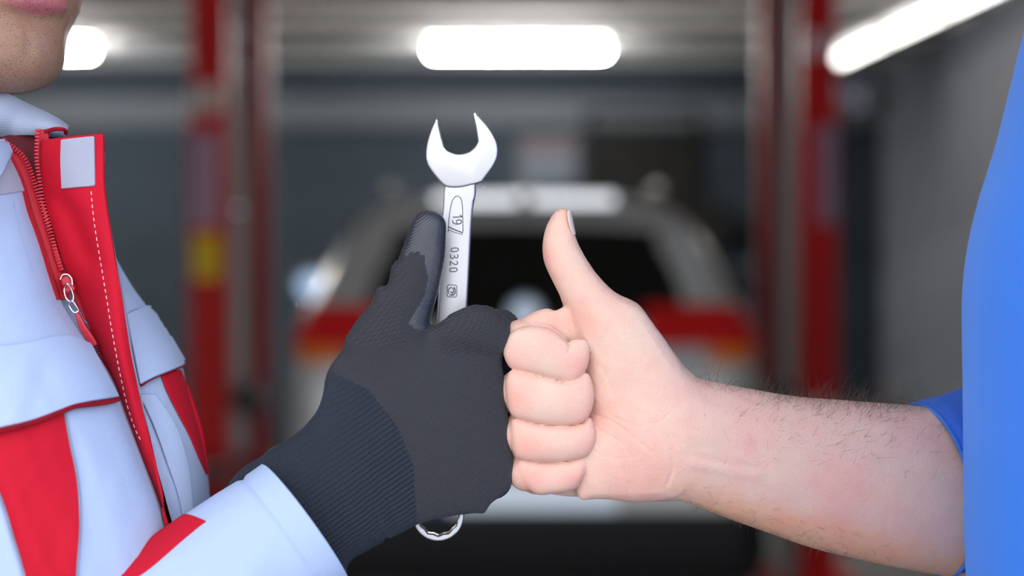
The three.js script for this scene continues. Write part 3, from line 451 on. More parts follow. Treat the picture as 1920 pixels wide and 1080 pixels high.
// ---------------------------------------------------------------- the mechanic's gloved right hand
const gloveShape = (() => {
  const back = inflate({ pts: [[627, 700], [653, 647], [673, 607], [692, 590], [722, 585], [770, 606], [815, 616], [850, 604], [893, 594], [925, 610], [940, 640], [942, 680], [948, 733], [957, 820], [963, 873], [957, 911], [937, 930], [921, 943], [908, 960], [893, 960], [860, 963], [820, 970], [780, 980], [747, 988], [716, 992], [690, 930], [640, 800]], k: 0.42, z: 0.006 });
  const wrist = inflate({ pts: [[487, 857], [507, 840], [547, 820], [587, 780], [610, 740], [628, 693], [690, 690], [760, 800], [765, 940], [748, 990], [720, 997], [713, 1017], [687, 1033], [655, 1056], [650, 1090], [640, 1190], [540, 1260], [380, 1130], [380, 990], [440, 890]], k: 0.66, z: (x) => 0.002 - 0.10 * Math.max(0, -x - 0.075) });
  const thumb = inflate({ pts: [[655, 645], [673, 607], [690, 583], [699, 567], [706, 546], [714, 537], [727, 534], [732, 518], [737, 498], [748, 487], [755, 469], [763, 447], [774, 417], [786, 401], [804, 395], [823, 400], [835, 413], [838, 433], [834, 487], [824, 540], [813, 580], [803, 614], [790, 650], [750, 690], [690, 700]], k: 0.82, z: (x, y) => 0.007 });
  const index = inflate({ pts: [[800, 640], [818, 612], [840, 593], [867, 577], [893, 570], [927, 577], [949, 597], [957, 617], [955, 640], [938, 664], [910, 668], [870, 662], [825, 670]], k: 0.95, z: 0.009 });
  const cap = [[690, 12.0], [765, 12.5], [842, 12], [905, 10]].map(([py, r], i) => { const a = P(936 + (i === 3 ? -14 : 6), py), b = P(870, py, 1.04), c = P(800, py + 5, 1.036); a.z = -1.014; return [capsule(a, b, r / 1000, 0.011), capsule(b, c, 0.011, 0.0095)]; }).flat();
  const ia = P(935, 622), ib = P(880, 632, 1.042), ic = P(812, 650, 1.040); ia.z = -1.004;
  cap.push(capsule(ia, ib, 0.0115, 0.011), capsule(ib, ic, 0.011, 0.0095));
  const folds = [[[[716, 1000], [690, 940], [668, 890]], 8, 0.0007], [[[745, 990], [725, 930], [700, 880]], 8, 0.0006], [[[668, 1040], [655, 985], [640, 945]], 9, 0.0006]];
  return (x, y, z) => {
    let v = smin(back(x, y, z), wrist(x, y, z), 0.012);
    v = smin(v, thumb(x, y, z), 0.007); v = smin(v, index(x, y, z), 0.003);
    let c = 1; for (const f of cap) c = Math.min(c, f(x, y, z));
    v = smin(v, c, 0.004);
    if (Math.abs(v) < 0.004) {
      const [px, py] = toPx(x, y, z);
      for (const [l, w, a] of folds) if (z > -1.005) { const d = lineDist(l, px, py); if (d < 3 * w) v += a * Math.exp(-d * d / w / w); }
      v += 0.0005 * (noise(x * 90, y * 90, z * 90) - 0.5);
      if (px < 760 && py < 650) v += 0.00022 * Math.sin((px * 0.25 + py) * 0.75);          // ribs round the thumb
      if (px > 830 && py < 665 && py > 560) v += 0.00028 * Math.sin((py * 1.0 + 0.35 * px) * 0.85);   // ribs along the index finger
    }
    return v;
  };
})();
const gloveEdge = [[627, 700], [690, 730], [745, 800], [775, 870], [782, 985]];
function gloveParts(parent) {
  const ca = Math.cos(0.6), sa = Math.sin(0.6);
  const g = nets(gloveShape, [-0.165, 1.195, -1.066], [0.006, 1.438, -0.955], 0.00085, { uv: (x, y, z, a, b, c) => [(-x * sa + y * ca) + 0.35 * (z + 1), x * ca + y * sa] });
  const coat = [[737, 505], [748, 487], [755, 469], [763, 447], [774, 417], [786, 401], [804, 390], [830, 395], [848, 415], [848, 440], [842, 500], [828, 560], [815, 600], [800, 622], [778, 616], [766, 606], [778, 585], [796, 555], [803, 520], [798, 500], [796, 478], [787, 477], [786, 471], [778, 474], [770, 471], [764, 480], [755, 479], [752, 491]];
  const cuffPoly = [[400, 700], ...gloveEdge, [782, 1200], [400, 1200]];
  const [hand, cuff, tip] = split(g, (x, y, z) => { const [px, py] = toPx(x, y, z); return inPoly(coat, px, py) || (z < -1.028) ? 2 : inPoly(cuffPoly, px, py) ? 1 : 0; }, 3);
  const m = part('work_glove', hand, M.glove, parent, 'black knitted work glove');
  part('glove_cuff', cuff, M.cuff, m, 'ribbed knitted wrist of the glove');
  part('coated_palm', tip, M.rubber, m, 'shiny rubber coating on thumb and fingers');
}

// ---------------------------------------------------------------- the bare right hand and forearm of the other person
const armD = (px) => 1 + Math.max(0, (px - 1270) / 550) * 0.05;
const bareShape = (() => {
  const zArm = (x) => { const t = (x - 0.09) / 0.155; return -0.05 * (t < -0.3 ? 0 : t < 0.3 ? (t + 0.3) ** 2 / 1.2 : t); };
  const arm = inflate({ pts: [[1160, 680], [1215, 645], [1262, 686], [1283, 702], [1330, 714], [1370, 722], [1440, 735], [1500, 744], [1600, 752], [1720, 761], [1850, 775], [1945, 830], [1960, 940], [1930, 1060], [1850, 1090], [1760, 1078], [1700, 1067], [1600, 1046], [1500, 1019], [1400, 984], [1300, 949], [1232, 928], [1180, 925], [1140, 860], [1140, 740]], d: armD, k: 0.74, z: (x) => zArm(x) - 0.001, cell: 0.0012 });
  const palm = inflate({ pts: [[990, 640], [1030, 592], [1062, 580], [1110, 585], [1180, 572], [1199, 592], [1240, 654], [1272, 697], [1290, 760], [1285, 860], [1262, 908], [1228, 928], [1180, 930], [1140, 932], [1080, 932], [1035, 930], [1003, 905], [990, 800]], k: 0.34, z: -0.008 });
  const thenar = inflate({ pts: [[1118, 610], [1190, 590], [1243, 660], [1280, 715], [1278, 790], [1230, 838], [1160, 815], [1118, 760], [1108, 690]], k: 0.52, z: 0.003 });
  const heel = inflate({ pts: [[1100, 800], [1160, 800], [1230, 815], [1264, 850], [1262, 896], [1240, 922], [1178, 929], [1120, 932], [1085, 928], [1085, 860]], k: 0.55, z: 0.003 });
  const thumb = inflate({ pts: [[1058, 391], [1045, 394], [1035, 404], [1023, 428], [1017, 460], [1020, 490], [1031, 517], [1045, 545], [1061, 574], [1078, 610], [1102, 655], [1140, 700], [1205, 715], [1252, 690], [1239, 655], [1217, 621], [1198, 588], [1183, 571], [1160, 554], [1133, 529], [1111, 502], [1089, 466], [1079, 442], [1074.5, 420], [1069.5, 399]], k: 0.86, z: (x, y) => 0.001 });
  const ixBack = inflate({ pts: [[950, 650], [956, 622], [976, 599], [999, 585.5], [1020, 579], [1035, 580.5], [1043, 592], [1048, 612], [1052, 650], [1030, 690], [980, 690]], k: 0.75, z: 0.000 });
  const ixStrip = inflate({ pts: [[1030, 590], [1044, 581], [1061, 575.5], [1068, 582], [1072, 605], [1074, 640], [1060, 670], [1036, 650]], k: 0.6, z: 0.003 });
  const web = inflate({ pts: [[1068, 585], [1080, 600], [1095, 620], [1108, 645], [1112, 690], [1090, 690], [1074, 650]], k: 0.6, z: 0.001 });
  const fingers = [
    inflate({ pts: [[944, 653], [950, 633], [962, 619], [985, 611], [1005, 609.5], [1027, 613], [1046, 624], [1058, 634], [1066, 644], [1074, 648], [1084, 654], [1094, 668], [1092, 688], [1080, 705], [1060, 712], [1034, 708], [1009, 701], [980, 696], [958, 689], [947, 672]], k: 0.66, z: 0.011 }),
    inflate({ pts: [[1052, 655], [1062, 641], [1078, 635], [1095, 636], [1102, 645], [1103.5, 664], [1097, 690], [1081, 708], [1064, 712], [1050, 690]], k: 0.68, z: 0.0115 }),
    inflate({ pts: [[949, 735], [950, 708], [958, 693], [985, 696], [1009, 702], [1035, 709], [1060, 714], [1082, 708], [1098, 697], [1108, 712], [1113, 742], [1106, 773], [1088, 791], [1050, 795], [1009, 791], [970, 782], [955, 768]], k: 0.66, z: 0.0115 }),
    inflate({ pts: [[957, 815], [957, 797], [964, 782], [1009, 792], [1050, 796], [1087, 792], [1104, 779], [1112, 790], [1116, 808], [1113, 829], [1097, 852], [1065, 861], [1013, 863], [974, 858], [961, 842]], k: 0.78, z: 0.010 }),
    inflate({ pts: [[969, 880], [969, 866], [978, 859], [1013, 864], [1065, 862], [1090, 855], [1098, 864], [1097, 881], [1086, 906], [1067, 918.5], [1030, 924], [1011, 925], [996, 918], [980, 903]], k: 0.82, z: 0.008 })];
  const knuckles = [[640, 11], [735, 11.5], [815, 10.5], [885, 9.5]].map(([py, r], i) => { const a = P(975 + (i === 3 ? 12 : 0), py), b = P(1010, py - 6, 1.03); a.z = -0.998; return [capsule(a, b, r / 1000, 0.012), capsule(b, P(1140, py - 10, 1.018), 0.0125, 0.012)]; }).flat();
  const lines = [ // creases of the skin: path in pixels, width, depth
    [[[1002, 609], [1027, 611], [1046, 622], [1062, 637], [1067, 646]], 2.2, 0.0013], [[[1066, 640], [1070, 650], [1066, 660]], 3, 0.001],
    [[[1110, 775], [1150, 790], [1175, 810], [1200, 830], [1225, 848]], 2.4, 0.0005], [[[1112, 800], [1140, 815], [1165, 830], [1185, 858]], 2.2, 0.0004], [[[1145, 780], [1190, 800], [1235, 792], [1262, 770]], 2.4, 0.00035],
    [[[1252, 820], [1262, 850], [1262, 880], [1252, 908]], 3, 0.0009], [[[1270, 700], [1278, 760], [1268, 800]], 7, 0.0002], [[[1285, 850], [1330, 862], [1380, 872], [1440, 876]], 6, 0.0006], [[[1290, 840], [1340, 838], [1380, 846]], 4, 0.0003],
    [[[1098, 905], [1098, 932]], 2.2, 0.0004], [[[1142, 918], [1143, 934]], 2.2, 0.0006], [[[1178, 905], [1178, 932]], 2.2, 0.0004], [[[1086, 906], [1100, 890], [1112, 860]], 3, 0.0008],
    [[[1040, 523], [1052, 529], [1066, 526]], 2.4, 0.0004], [[[1096, 486], [1110, 492]], 2, 0.0004], [[[1101, 496], [1117, 502]], 1.8, 0.0004], [[[1105, 503], [1122, 511]], 1.8, 0.0004], [[[1092, 477], [1103, 483]], 2, 0.0003],
    [[[1300, 905], [1310, 860], [1300, 800], [1306, 740]], 9, 0.00012], [[[1296, 872], [1350, 880], [1420, 892]], 8, -0.0009], [[[1290, 815], [1340, 818], [1400, 824]], 9, -0.0008], [[[1320, 760], [1400, 790], [1480, 800]], 8, -0.0005], [[[1130, 690], [1150, 740], [1152, 790]], 1.8, 0.0003], [[[1180, 700], [1178, 760], [1185, 820]], 1.6, 0.00018], [[[1150, 800], [1160, 850], [1172, 890]], 1.8, 0.0003], [[[1120, 850], [1160, 862], [1210, 852]], 1.8, 0.0003], [[[1190, 770], [1225, 800], [1256, 815]], 1.8, 0.0003], [[[1135, 640], [1180, 650], [1225, 690]], 1.6, 0.0002], [[[1210, 740], [1240, 770], [1262, 800]], 1.8, 0.00025], [[[1660, 870], [1668, 940], [1662, 1000]], 3, 0.0002]];
  const box = lines.map(([l, w]) => [Math.min(...l.map((p) => p[0])) - 3 * w, Math.max(...l.map((p) => p[0])) + 3 * w, Math.min(...l.map((p) => p[1])) - 3 * w, Math.max(...l.map((p) => p[1])) + 3 * w]);
  return (x, y, z) => {
    let v = arm(x, y, z);
    if (x < 0.14) {
      v = smin(v, palm(x, y, z), 0.012);
      v = smin(v, smin(thenar(x, y, z), heel(x, y, z), 0.006), 0.010);
      v = smin(v, thumb(x, y, z), 0.009); v = smin(v, web(x, y, z), 0.004);
      let k = 1; for (const f of knuckles) k = smin(k, f(x, y, z), 0.004);
      v = smin(v, k, 0.006);
      v = smin(v, ixStrip(x, y, z), 0.0016); v = smin(v, ixBack(x, y, z), 0.0015);
      let f = smin(fingers[0](x, y, z), fingers[1](x, y, z), 0.0035);
      for (let i = 2; i < 5; i++) f = smin(f, fingers[i](x, y, z), 0.0005);
      v = smin(v, f, 0.0007);
    }
    if (Math.abs(v) < 0.004) {
      if (z > -1.012) { const [px, py] = toPx(x, y, z); for (let i = 0; i < lines.length; i++) { const b = box[i]; if (px < b[0] || px > b[1] || py < b[2] || py > b[3]) continue; const [l, w, a] = lines[i], d = lineDist(l, px, py); v += 0.5 * a * Math.exp(-d * d / w / w / 1.4); } }
      v += 0.0007 * (fbm(x * 45, y * 45, z * 45) - 0.5);
    }
    return v;
  };
})();
// skin colour: pinker and paler areas, warm bounce light painted under the forearm
const blob = (px, py, cx, cy, r) => Math.exp(-((px - cx) ** 2 + (py - cy) ** 2) / (r * r));
function bareColor(x, y, z) {
  const [px, py] = toPx(x, y, z), n = fbm(x * 60, y * 60, z * 60) - 0.5, n2 = noise(x * 170 + 5, y * 170, z * 170) - 0.5, wrist = sstep(1240, 1340, px);
  let pink = 0.7 * n + 0.25 * n2; 
  for (const [cx, cy, r, a] of [[1085, 680, 30, 0.5], [965, 680, 28, 0.3], [975, 745, 30, 0.35], [985, 835, 28, 0.35], [1000, 900, 28, 0.5], [1075, 900, 24, 0.35], [1060, 400, 26, 0.35], [1022, 480, 22, 0.4], [1036, 525, 24, 0.4], [1145, 760, 40, 0.35], [1180, 880, 50, 0.3], [1105, 600, 22, 0.4], [1040, 600, 26, 0.35], [1225, 900, 36, 0.35], [1110, 800, 26, 0.3], [1430, 800, 60, 0.25], [1620, 950, 90, 0.25], [1560, 905, 60, 0.2]]) pink += a * blob(px, py, cx, cy, r);
  let c = [0.75, 0.475, 0.38]; const arm = [0.66, 0.42, 0.345], bounceTone = [0.70, 0.36, 0.21];  // the third tone is warm bounce light put into the lower forearm
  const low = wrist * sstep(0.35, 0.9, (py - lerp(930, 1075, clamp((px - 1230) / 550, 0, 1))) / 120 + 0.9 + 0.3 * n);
  c = c.map((v, i) => lerp(lerp(v, arm[i], wrist), bounceTone[i], 0.8 * low));
  const vein = blob(px, py, 1350, 858, 40) * 0.25 + 0.1 * Math.max(0, n);
  return [c[0] * (1 + 0.05 * pink), c[1] * (1 - 0.36 * pink) * (1 + 0.06 * vein), c[2] * (1 - 0.34 * pink) * (1 + 0.12 * wrist * n)];
}
// ---------------------------------------------------------------- person with the bare arm and the blue shirt
const legs = (cx, cz, yaw, hip) => { const f = V(Math.sin(yaw), 0, Math.cos(yaw)), r = V(f.z, 0, -f.x), at = (s, y, k = 0) => V(cx + r.x * s + f.x * k, y, cz + r.z * s + f.z * k); return (w) => [-1, 1].map((s) => w(s, at)); };
{
  const t = thing('person', 'person in a blue shirt giving a thumbs up with a bare hairy forearm', 'person', V(0.34, 0, -0.93));
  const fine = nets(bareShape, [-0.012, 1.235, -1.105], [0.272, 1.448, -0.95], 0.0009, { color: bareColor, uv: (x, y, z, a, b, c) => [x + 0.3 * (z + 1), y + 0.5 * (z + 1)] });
  const sh = V(0.36, 1.43, -1.10), el = P(1905, 930, 1.055);
  const coarse = nets((x, y, z) => Math.min(smin(capsule(el, sh, 0.036, 0.042)(x, y, z), capsule(sh, V(0.37, 1.38, -0.84), 0.042, 0.042)(x, y, z), 0.03), smin(ellipsoid(0.36, 1.72, -0.91, 0.095, 0.12, 0.075)(x, y, z), capsule(V(0.37, 1.66, -0.91), V(0.37, 1.44, -0.91), 0.05, 0.058)(x, y, z), 0.03), capsule(V(0.37, 1.42, -0.91), V(0.37, 1.0, -0.91), 0.08, 0.08)(x, y, z)), [0.18, 0.85, -1.2], [0.52, 1.9, -0.6], 0.009, { color: () => [0.55, 0.34, 0.29], uv: (x, y) => [x, y] });
  part('body', mergeGeometries([fine, coarse]), M.skin, t);
  // thumbnail seen from its edge
  { const grid = []; for (let i = 0; i < 14; i++) { grid.push([]); for (let j = 0; j < 9; j++) { const u = i / 13, a = (j / 8 - 0.5) * 1.9, w = Math.sin(Math.PI * clamp(0.12 + u * 0.8, 0, 1)) ** 0.35; const p = P(lerp(1067.8, 1076.5, u), lerp(396, 440, u)); const R = 0.0072 * w; p.x += 0.0004 - R * (1 - Math.cos(a)) * 0.75; p.z += 0.001 + R * Math.sin(a) * 1.05; grid[i].push(p); } } part('thumbnail', sheet(grid, 0.0005), M.nail, t, 'short thumbnail'); }
  // hair on the forearm
  { const p = fine.attributes.position.array, n = fine.attributes.normal.array, N = p.length / 3, hairs = []; seed = 77;
    let tries = 0; while (hairs.length < 1900 && tries++ < 200000) {
      const i = Math.floor(rnd() * N), x = p[3 * i], y = p[3 * i + 1], z = p[3 * i + 2], nx = n[3 * i], ny = n[3 * i + 1], nz = n[3 * i + 2], [px, py] = toPx(x, y, z);
      if (px < 1275 || px > 1785) continue;
      const along = clamp((px - 1280) / 480, 0, 1), topBand = sstep(0.45, 0.95, ny), bot = sstep(-0.35, -0.8, ny), mid = sstep(-0.1, 0.6, ny) * sstep(1300, 1400, px);
      const dens = Math.max(topBand * (0.25 + 0.75 * sstep(1360, 1480, px) * sstep(1740, 1640, px)), bot * 0.55 * sstep(1240, 1330, px) * sstep(1700, 1500, px), 0.16 * mid);
      if (rnd() > dens) continue;
      const L = (0.004 + 0.009 * rnd() * rnd() + (topBand > 0.6 && rnd() < 0.25 ? 0.009 * rnd() : 0)) * (bot > 0.3 ? 0.75 : 1) * (0.7 + 0.5 * along);
      const s = rr(-1, 1) * 0.8 + (topBand > 0.4 ? 0.2 : 0.5), up = 0.25 + 0.6 * rnd() * Math.max(topBand, 0.6 * bot), a = V(x, y, z), d = V(s, rr(-0.5, 0.5) * (1 - topBand), rr(-0.6, 0.6)).addScaledVector(V(nx, ny, nz), up).normalize(), c = V(rr(-1, 1), rr(-0.4, 1), rr(-0.6, 0.6)).multiplyScalar(L * 0.55);
      const pts = [a.clone().addScaledVector(V(nx, ny, nz), -0.0006), a.clone().addScaledVector(d, L * 0.5).addScaledVector(c, 0.5).addScaledVector(V(nx, ny, nz), 0.0004), a.clone().addScaledVector(d, L).add(c).addScaledVector(V(nx, ny, nz), 0.0002)];
      hairs.push(pts);
    }
    const pos = [], idx = [];
    for (const h of hairs) { const curve = new THREE.QuadraticBezierCurve3(...h), r = rr(0.000045, 0.00009); const b = pos.length / 3;
      for (let s = 0; s < 6; s++) { const q = curve.getPoint(s / 5), tn = curve.getTangent(s / 5), u = V(0.3, 0.1, 1).cross(tn).normalize(), w = tn.clone().cross(u); for (let k = 0; k < 3; k++) { const a = k * TAU / 3, R = r * (1 - 0.75 * s / 5); pos.push(q.x + R * (u.x * Math.cos(a) + w.x * Math.sin(a)), q.y + R * (u.y * Math.cos(a) + w.y * Math.sin(a)), q.z + R * (u.z * Math.cos(a) + w.z * Math.sin(a))); } }
      for (let s = 0; s < 5; s++) for (let k = 0; k < 3; k++) { const a = b + s * 3 + k, c = b + s * 3 + (k + 1) % 3; idx.push(a, c, a + 3, c, c + 3, a + 3); } }
    const g = new THREE.BufferGeometry(); g.setAttribute('position', new THREE.Float32BufferAttribute(pos, 3)); g.setIndex(idx); g.computeVertexNormals();
    const m = part('arm_hair', g, M.hair, t, 'dark fine hair on the forearm'); m.userData.kind = 'stuff'; }
  // shirt: body lofted round the chest, its front edge traced
  const D = 0.885, edge = [[-420, 2110], [-330, 2030], [-200, 1985], [-60, 1946], [40, 1918], [120, 1900], [250, 1870], [370, 1836], [470, 1816], [560, 1808], [640, 1808], [720, 1809], [820, 1810], [950, 1811], [1080, 1813], [1500, 1835], [1900, 1850], [2400, 1850]];
  const shirtGrid = []; for (let i = 0; i < 90; i++) { const py = lerp(-400, 2400, i / 89), x0 = (interp(edge, py) - 960) / FPX * D, y = EYE - (py - 540) / FPX * D, top = sstep(-420, -60, py); const hx = 0.125 * lerp(0.55, 1, top), hz = lerp(0.1, 0.205, top); const row = []; for (let j = 0; j < 73; j++) { const a = j / 72 * TAU, s = Math.sin(a), c = Math.cos(a); row.push(V(x0 + hx - hx * c, y, -D - 0.02 + hz * s)); } let mn = 1e9; for (const q of row) mn = Math.min(mn, toPx(q.x, q.y, q.z)[0]); for (const q of row) q.x += (interp(edge, py) - mn) / FPX * D; shirtGrid.push(row); }
  const shirt = part('blue_shirt', sheet(shirtGrid, 0.0015), M.shirt, t, 'bright blue knitted shirt');
  { const pts = []; for (let i = 0; i < 12; i++) { const py = lerp(40, 215, i / 11), x0 = (interp(edge, py) - 960) / FPX * D, a = -0.20 + 0.05 * i / 11; pts.push(V(x0 + 0.125 - 0.125 * Math.cos(a + 0.55) - 0.0005, EYE - (py - 540) / FPX * D, -D - 0.02 + 0.205 * Math.sin(a + 0.55) + 0.0005)); } part('seam', tube(pts, 0.0008, 30, 6), M.seam, shirt, 'dark blue shoulder seam'); }
  // sleeve: tube along the arm, its rim turned towards the hand
  { const c0 = P(1741, 919, 1.050), dir = V(Math.cos(0.30), 0.15, -Math.sin(0.30)).normalize(), line = [[0, 0.0468], [0.006, 0.0480], [0.02, 0.0475], [0.05, 0.049], [0.09, 0.055], [0.13, 0.058]].map(([s, r]) => [c0.clone().addScaledVector(dir, s), r]);
    const up = V(0, 1, 0).addScaledVector(dir, -dir.y).normalize(), sd = dir.clone().cross(up), grid = [];
    for (let i = 0; i < 46; i++) { const u = i / 45 * (line.length - 1), k = Math.min(line.length - 2, u | 0), c = line[k][0].clone().lerp(line[k + 1][0], u - k), r = lerp(line[k][1], line[k + 1][1], u - k); grid.push([]); for (let j = 0; j < 81; j++) { const a = -j / 80 * TAU, w = 1 + 0.02 * Math.sin(3 * a + u) * (u > 1 ? 1 : 0.3) + 0.05 * sstep(1.5, 3, u) * Math.max(0, Math.cos(a)); grid[i].push(c.clone().addScaledVector(up, 0.98 * r * w * Math.cos(a)).addScaledVector(sd, 0.98 * r * w * Math.sin(a))); } }
    const s1 = sheet(grid, 0.0018), sleeve = part('sleeve', s1, M.shirtRib, shirt, 'ribbed blue sleeve end');
    const upper = nets((x, y, z) => { const v = capsule(line[4][0], sh, 0.056, 0.068)(x, y, z); return Math.max(v, -(V(x, y, z).sub(line[3][0]).dot(dir))); }, [0.2, 1.2, -1.24], [0.5, 1.55, -0.95], 0.006, {}); part('sleeve', upper, M.shirt, shirt);
    const rim = grid[0].map((p) => p.clone()); part('hem', new THREE.TubeGeometry(new THREE.CatmullRomCurve3(rim.slice(0, 80), true), 120, 0.0011, 8, true), M.shirt, shirt, 'sleeve hem'); }
  const L = legs(0.37, -0.905, -Math.PI / 2, 0.9);
  L((s, at) => { part('trousers', nets((x, y, z) => smin(capsule(at(s * 0.09, 0.9), at(s * 0.10, 0.5, 0.01), 0.09, 0.07)(x, y, z), capsule(at(s * 0.10, 0.5, 0.01), at(s * 0.11, 0.1), 0.07, 0.06)(x, y, z), 0.02), [0.2, 0.02, -1.15], [0.55, 1.02, -0.65], 0.012, {}), M.jeans, t); part('shoe', [new THREE.CapsuleGeometry(0.045, 0.17, 6, 14).rotateZ(Math.PI / 2).scale(1, 1, 0.95).translate(0.33, 0.045, at(s * 0.11, 0).z)], M.shoe, t); });
}

// ---------------------------------------------------------------- the mechanic
{
  const t = thing('person', 'mechanic in a pale blue and red jacket holding up a wrench in a black glove', 'person', V(-0.36, 0, -1.09));
  // head: features in its own axes (face towards +z), turned to the right of the picture
  const yaw = 0.95, pitch = -0.04, M0 = P(74, -16, 1.005), R = new THREE.Matrix4().makeRotationY(yaw).multiply(new THREE.Matrix4().makeRotationX(pitch)), mouth = V(0, -0.072, 0.094).applyMatrix4(R), off = M0.clone().sub(mouth), Ri = R.clone().invert(), e = Ri.elements;
  const loc = (x, y, z) => { x -= off.x; y -= off.y; z -= off.z; return [e[0] * x + e[4] * y + e[8] * z, e[1] * x + e[5] * y + e[9] * z, e[2] * x + e[6] * y + e[10] * z]; };
  const H = { skull: ellipsoid(0, 0.035, -0.02, 0.076, 0.1, 0.098), face: ellipsoid(0, -0.03, 0.03, 0.058, 0.078, 0.058), chin: ellipsoid(0, -0.100, 0.070, 0.022, 0.0165, 0.019), boss: ellipsoid(0, -0.096, 0.055, 0.036, 0.02, 0.026), muzzle: ellipsoid(0, -0.064, 0.068, 0.036, 0.026, 0.024), lower: ellipsoid(0, -0.0765, 0.0885, 0.022, 0.0062, 0.0085), upper: ellipsoid(0, -0.0635, 0.0905, 0.024, 0.0055, 0.0075), nose: capsule(V(0, 0.005, 0.088), V(0, -0.035, 0.108), 0.008, 0.012), alae: ellipsoid(0, -0.04, 0.1, 0.018, 0.009, 0.012), neck: capsule(V(0, -0.06, -0.03), V(0, -0.24, -0.05), 0.052, 0.06), tr: ellipsoid(0, 0.035, 0.07, 0.05, 0.012, 0.02) };
  const jaw = [-1, 1].map((s) => [capsule(V(s * 0.06, -0.04, -0.01), V(s * 0.046, -0.083, 0.02), 0.014, 0.014), capsule(V(s * 0.046, -0.083, 0.02), V(s * 0.018, -0.100, 0.066), 0.015, 0.014), ellipsoid(s * 0.043, -0.02, 0.055, 0.024, 0.02, 0.02), ellipsoid(s * 0.036, -0.06, 0.055, 0.02, 0.024, 0.022)]).flat();
  const ears = [-1, 1].map((s) => ellipsoid(s * 0.077, -0.005, -0.012, 0.009, 0.03, 0.018)), eyes = [-1, 1].map((s) => ellipsoid(s * 0.032, 0.006, 0.078, 0.013, 0.0115, 0.0115));
  const headF = (X, Y, Z) => {
    const [x, y, z] = loc(X, Y, Z);
    let v = smin(H.skull(x, y, z), H.face(x, y, z), 0.03);
    for (const f of jaw) v = smin(v, f(x, y, z), 0.02);
    v = smin(v, H.boss(x, y, z), 0.018); v = smin(v, H.chin(x, y, z), 0.014); v = smin(v, H.muzzle(x, y, z), 0.02); v = smin(v, H.tr(x, y, z), 0.02);
    for (const s of [-1, 1]) v = smax(v, -(Math.hypot(x - s * 0.032, y - 0.012, z - 0.102) - 0.016), 0.015);
    v = smin(v, H.nose(x, y, z), 0.012); v = smin(v, H.alae(x, y, z), 0.008);
    v = smin(v, H.upper(x, y, z), 0.005); v = smin(v, H.lower(x, y, z), 0.0045);
    for (const f of ears) v = smin(v, f(x, y, z), 0.005);
    for (const f of eyes) v = Math.min(v, f(x, y, z));
    v = smin(v, H.neck(x, y, z), 0.025);
    if (Math.abs(v) < 0.006) {
      v += 0.0018 * Math.exp(-(((y + 0.0705) / 0.0016) ** 2) - ((x / 0.024) ** 4)) * (z > 0.06 ? 1 : 0);
      v += 0.0022 * Math.exp(-(((y + 0.0865) / 0.005) ** 2) - ((x / 0.02) ** 2)) * (z > 0.05 ? 1 : 0);
      v += 0.0009 * Math.exp(-(((x + 0.004) / 0.004) ** 2) - ((y + 0.1) / 0.007) ** 2) * (z > 0.04 ? 1 : 0);
      v += 0.0007 * (fbm(x * 80, y * 80, z * 80) - 0.5);
    }
    return v;
  };
  const headColor = (X, Y, Z) => {
    const [x, y, z] = loc(X, Y, Z), n = fbm(x * 110, y * 110, z * 110) - 0.5, lipL = H.lower(x, y, z), lipU = H.upper(x, y, z), w = Math.max(sstep(0.0012, -0.0004, lipL), sstep(0.001, -0.0004, lipU)) * (z > 0.07 ? 1 : 0);
    if (y > 0.06 - 0.6 * Math.max(0, -z) && (z < 0.07 || y > 0.1)) return [0.02, 0.015, 0.012];
    for (let i = 0; i < 2; i++) if (eyes[i](x, y, z) < 0.0004) return Math.hypot(x - (i ? 1 : -1) * 0.032, y - 0.006) < 0.0055 ? [0.02, 0.012, 0.01] : [0.7, 0.68, 0.66];
    const beard = sstep(-0.078, -0.092, y) * (0.6 + 0.8 * n) + 0.5 * sstep(0.02, 0.04, Math.abs(x)) * sstep(-0.05, -0.07, y);
    let c = [0.40, 0.215, 0.135].map((q, i) => q * (1 + 0.35 * n * [0.5, 0.9, 1.1][i]));
    const pink = blob(x * 1000, y * 1000, 4, -93, 7) * 0.3; c = [c[0] * (1 + 0.1 * pink), c[1] * (1 + 0.1 * pink), c[2] * (1 + 0.7 * pink)];
    c = [lerp(c[0], 0.27, 0.55 * clamp(beard, 0, 1)), lerp(c[1], 0.185, 0.55 * clamp(beard, 0, 1)), lerp(c[2], 0.145, 0.55 * clamp(beard, 0, 1))];
    const lip = [0.50, 0.15, 0.17].map((q) => q * (1 + 0.2 * n)); return c.map((q, i) => lerp(q, lip[i], w));
  };
  const C = off, headG = nets(headF, [C.x - 0.14, C.y - 0.25, C.z - 0.16], [C.x + 0.14, C.y + 0.16, C.z + 0.14], 0.0014, { color: headColor, uv: (X, Y, Z) => { const [x, y, z] = loc(X, Y, Z); return [Math.atan2(x, z) * 0.09, y]; } });
  const sR = V(-0.47, 1.40, -0.95), elb = P(-190, 1560, 0.93), wr = P(600, 965, 1.0), inner = nets((x, y, z) => Math.min(smin(capsule(sR, elb, 0.045, 0.036)(x, y, z), capsule(elb, wr, 0.034, 0.018)(x, y, z), 0.02), capsule(V(-0.38, 1.42, -1.1), V(-0.37, 1.0, -1.1), 0.07, 0.07)(x, y, z)), [-0.56, 0.9, -1.2], [-0.06, 1.5, -0.86], 0.009, { color: () => [0.4, 0.215, 0.135], uv: (x, y) => [x, y] });
  part('body', mergeGeometries([headG, inner]), M.face, t);
  gloveParts(t);

  // ------------------------------------------------ jacket
  const zip = [[10, 270], [26, 302], [40, 332], [52, 368], [60, 400], [75, 440], [88, 480], [100, 520], [115, 565], [150, 622], [180, 662], [205, 700], [222, 735], [235, 770], [250, 810], [265, 850], [282, 895], [300, 940], [319, 1000], [345, 1090], [360, 1200]];
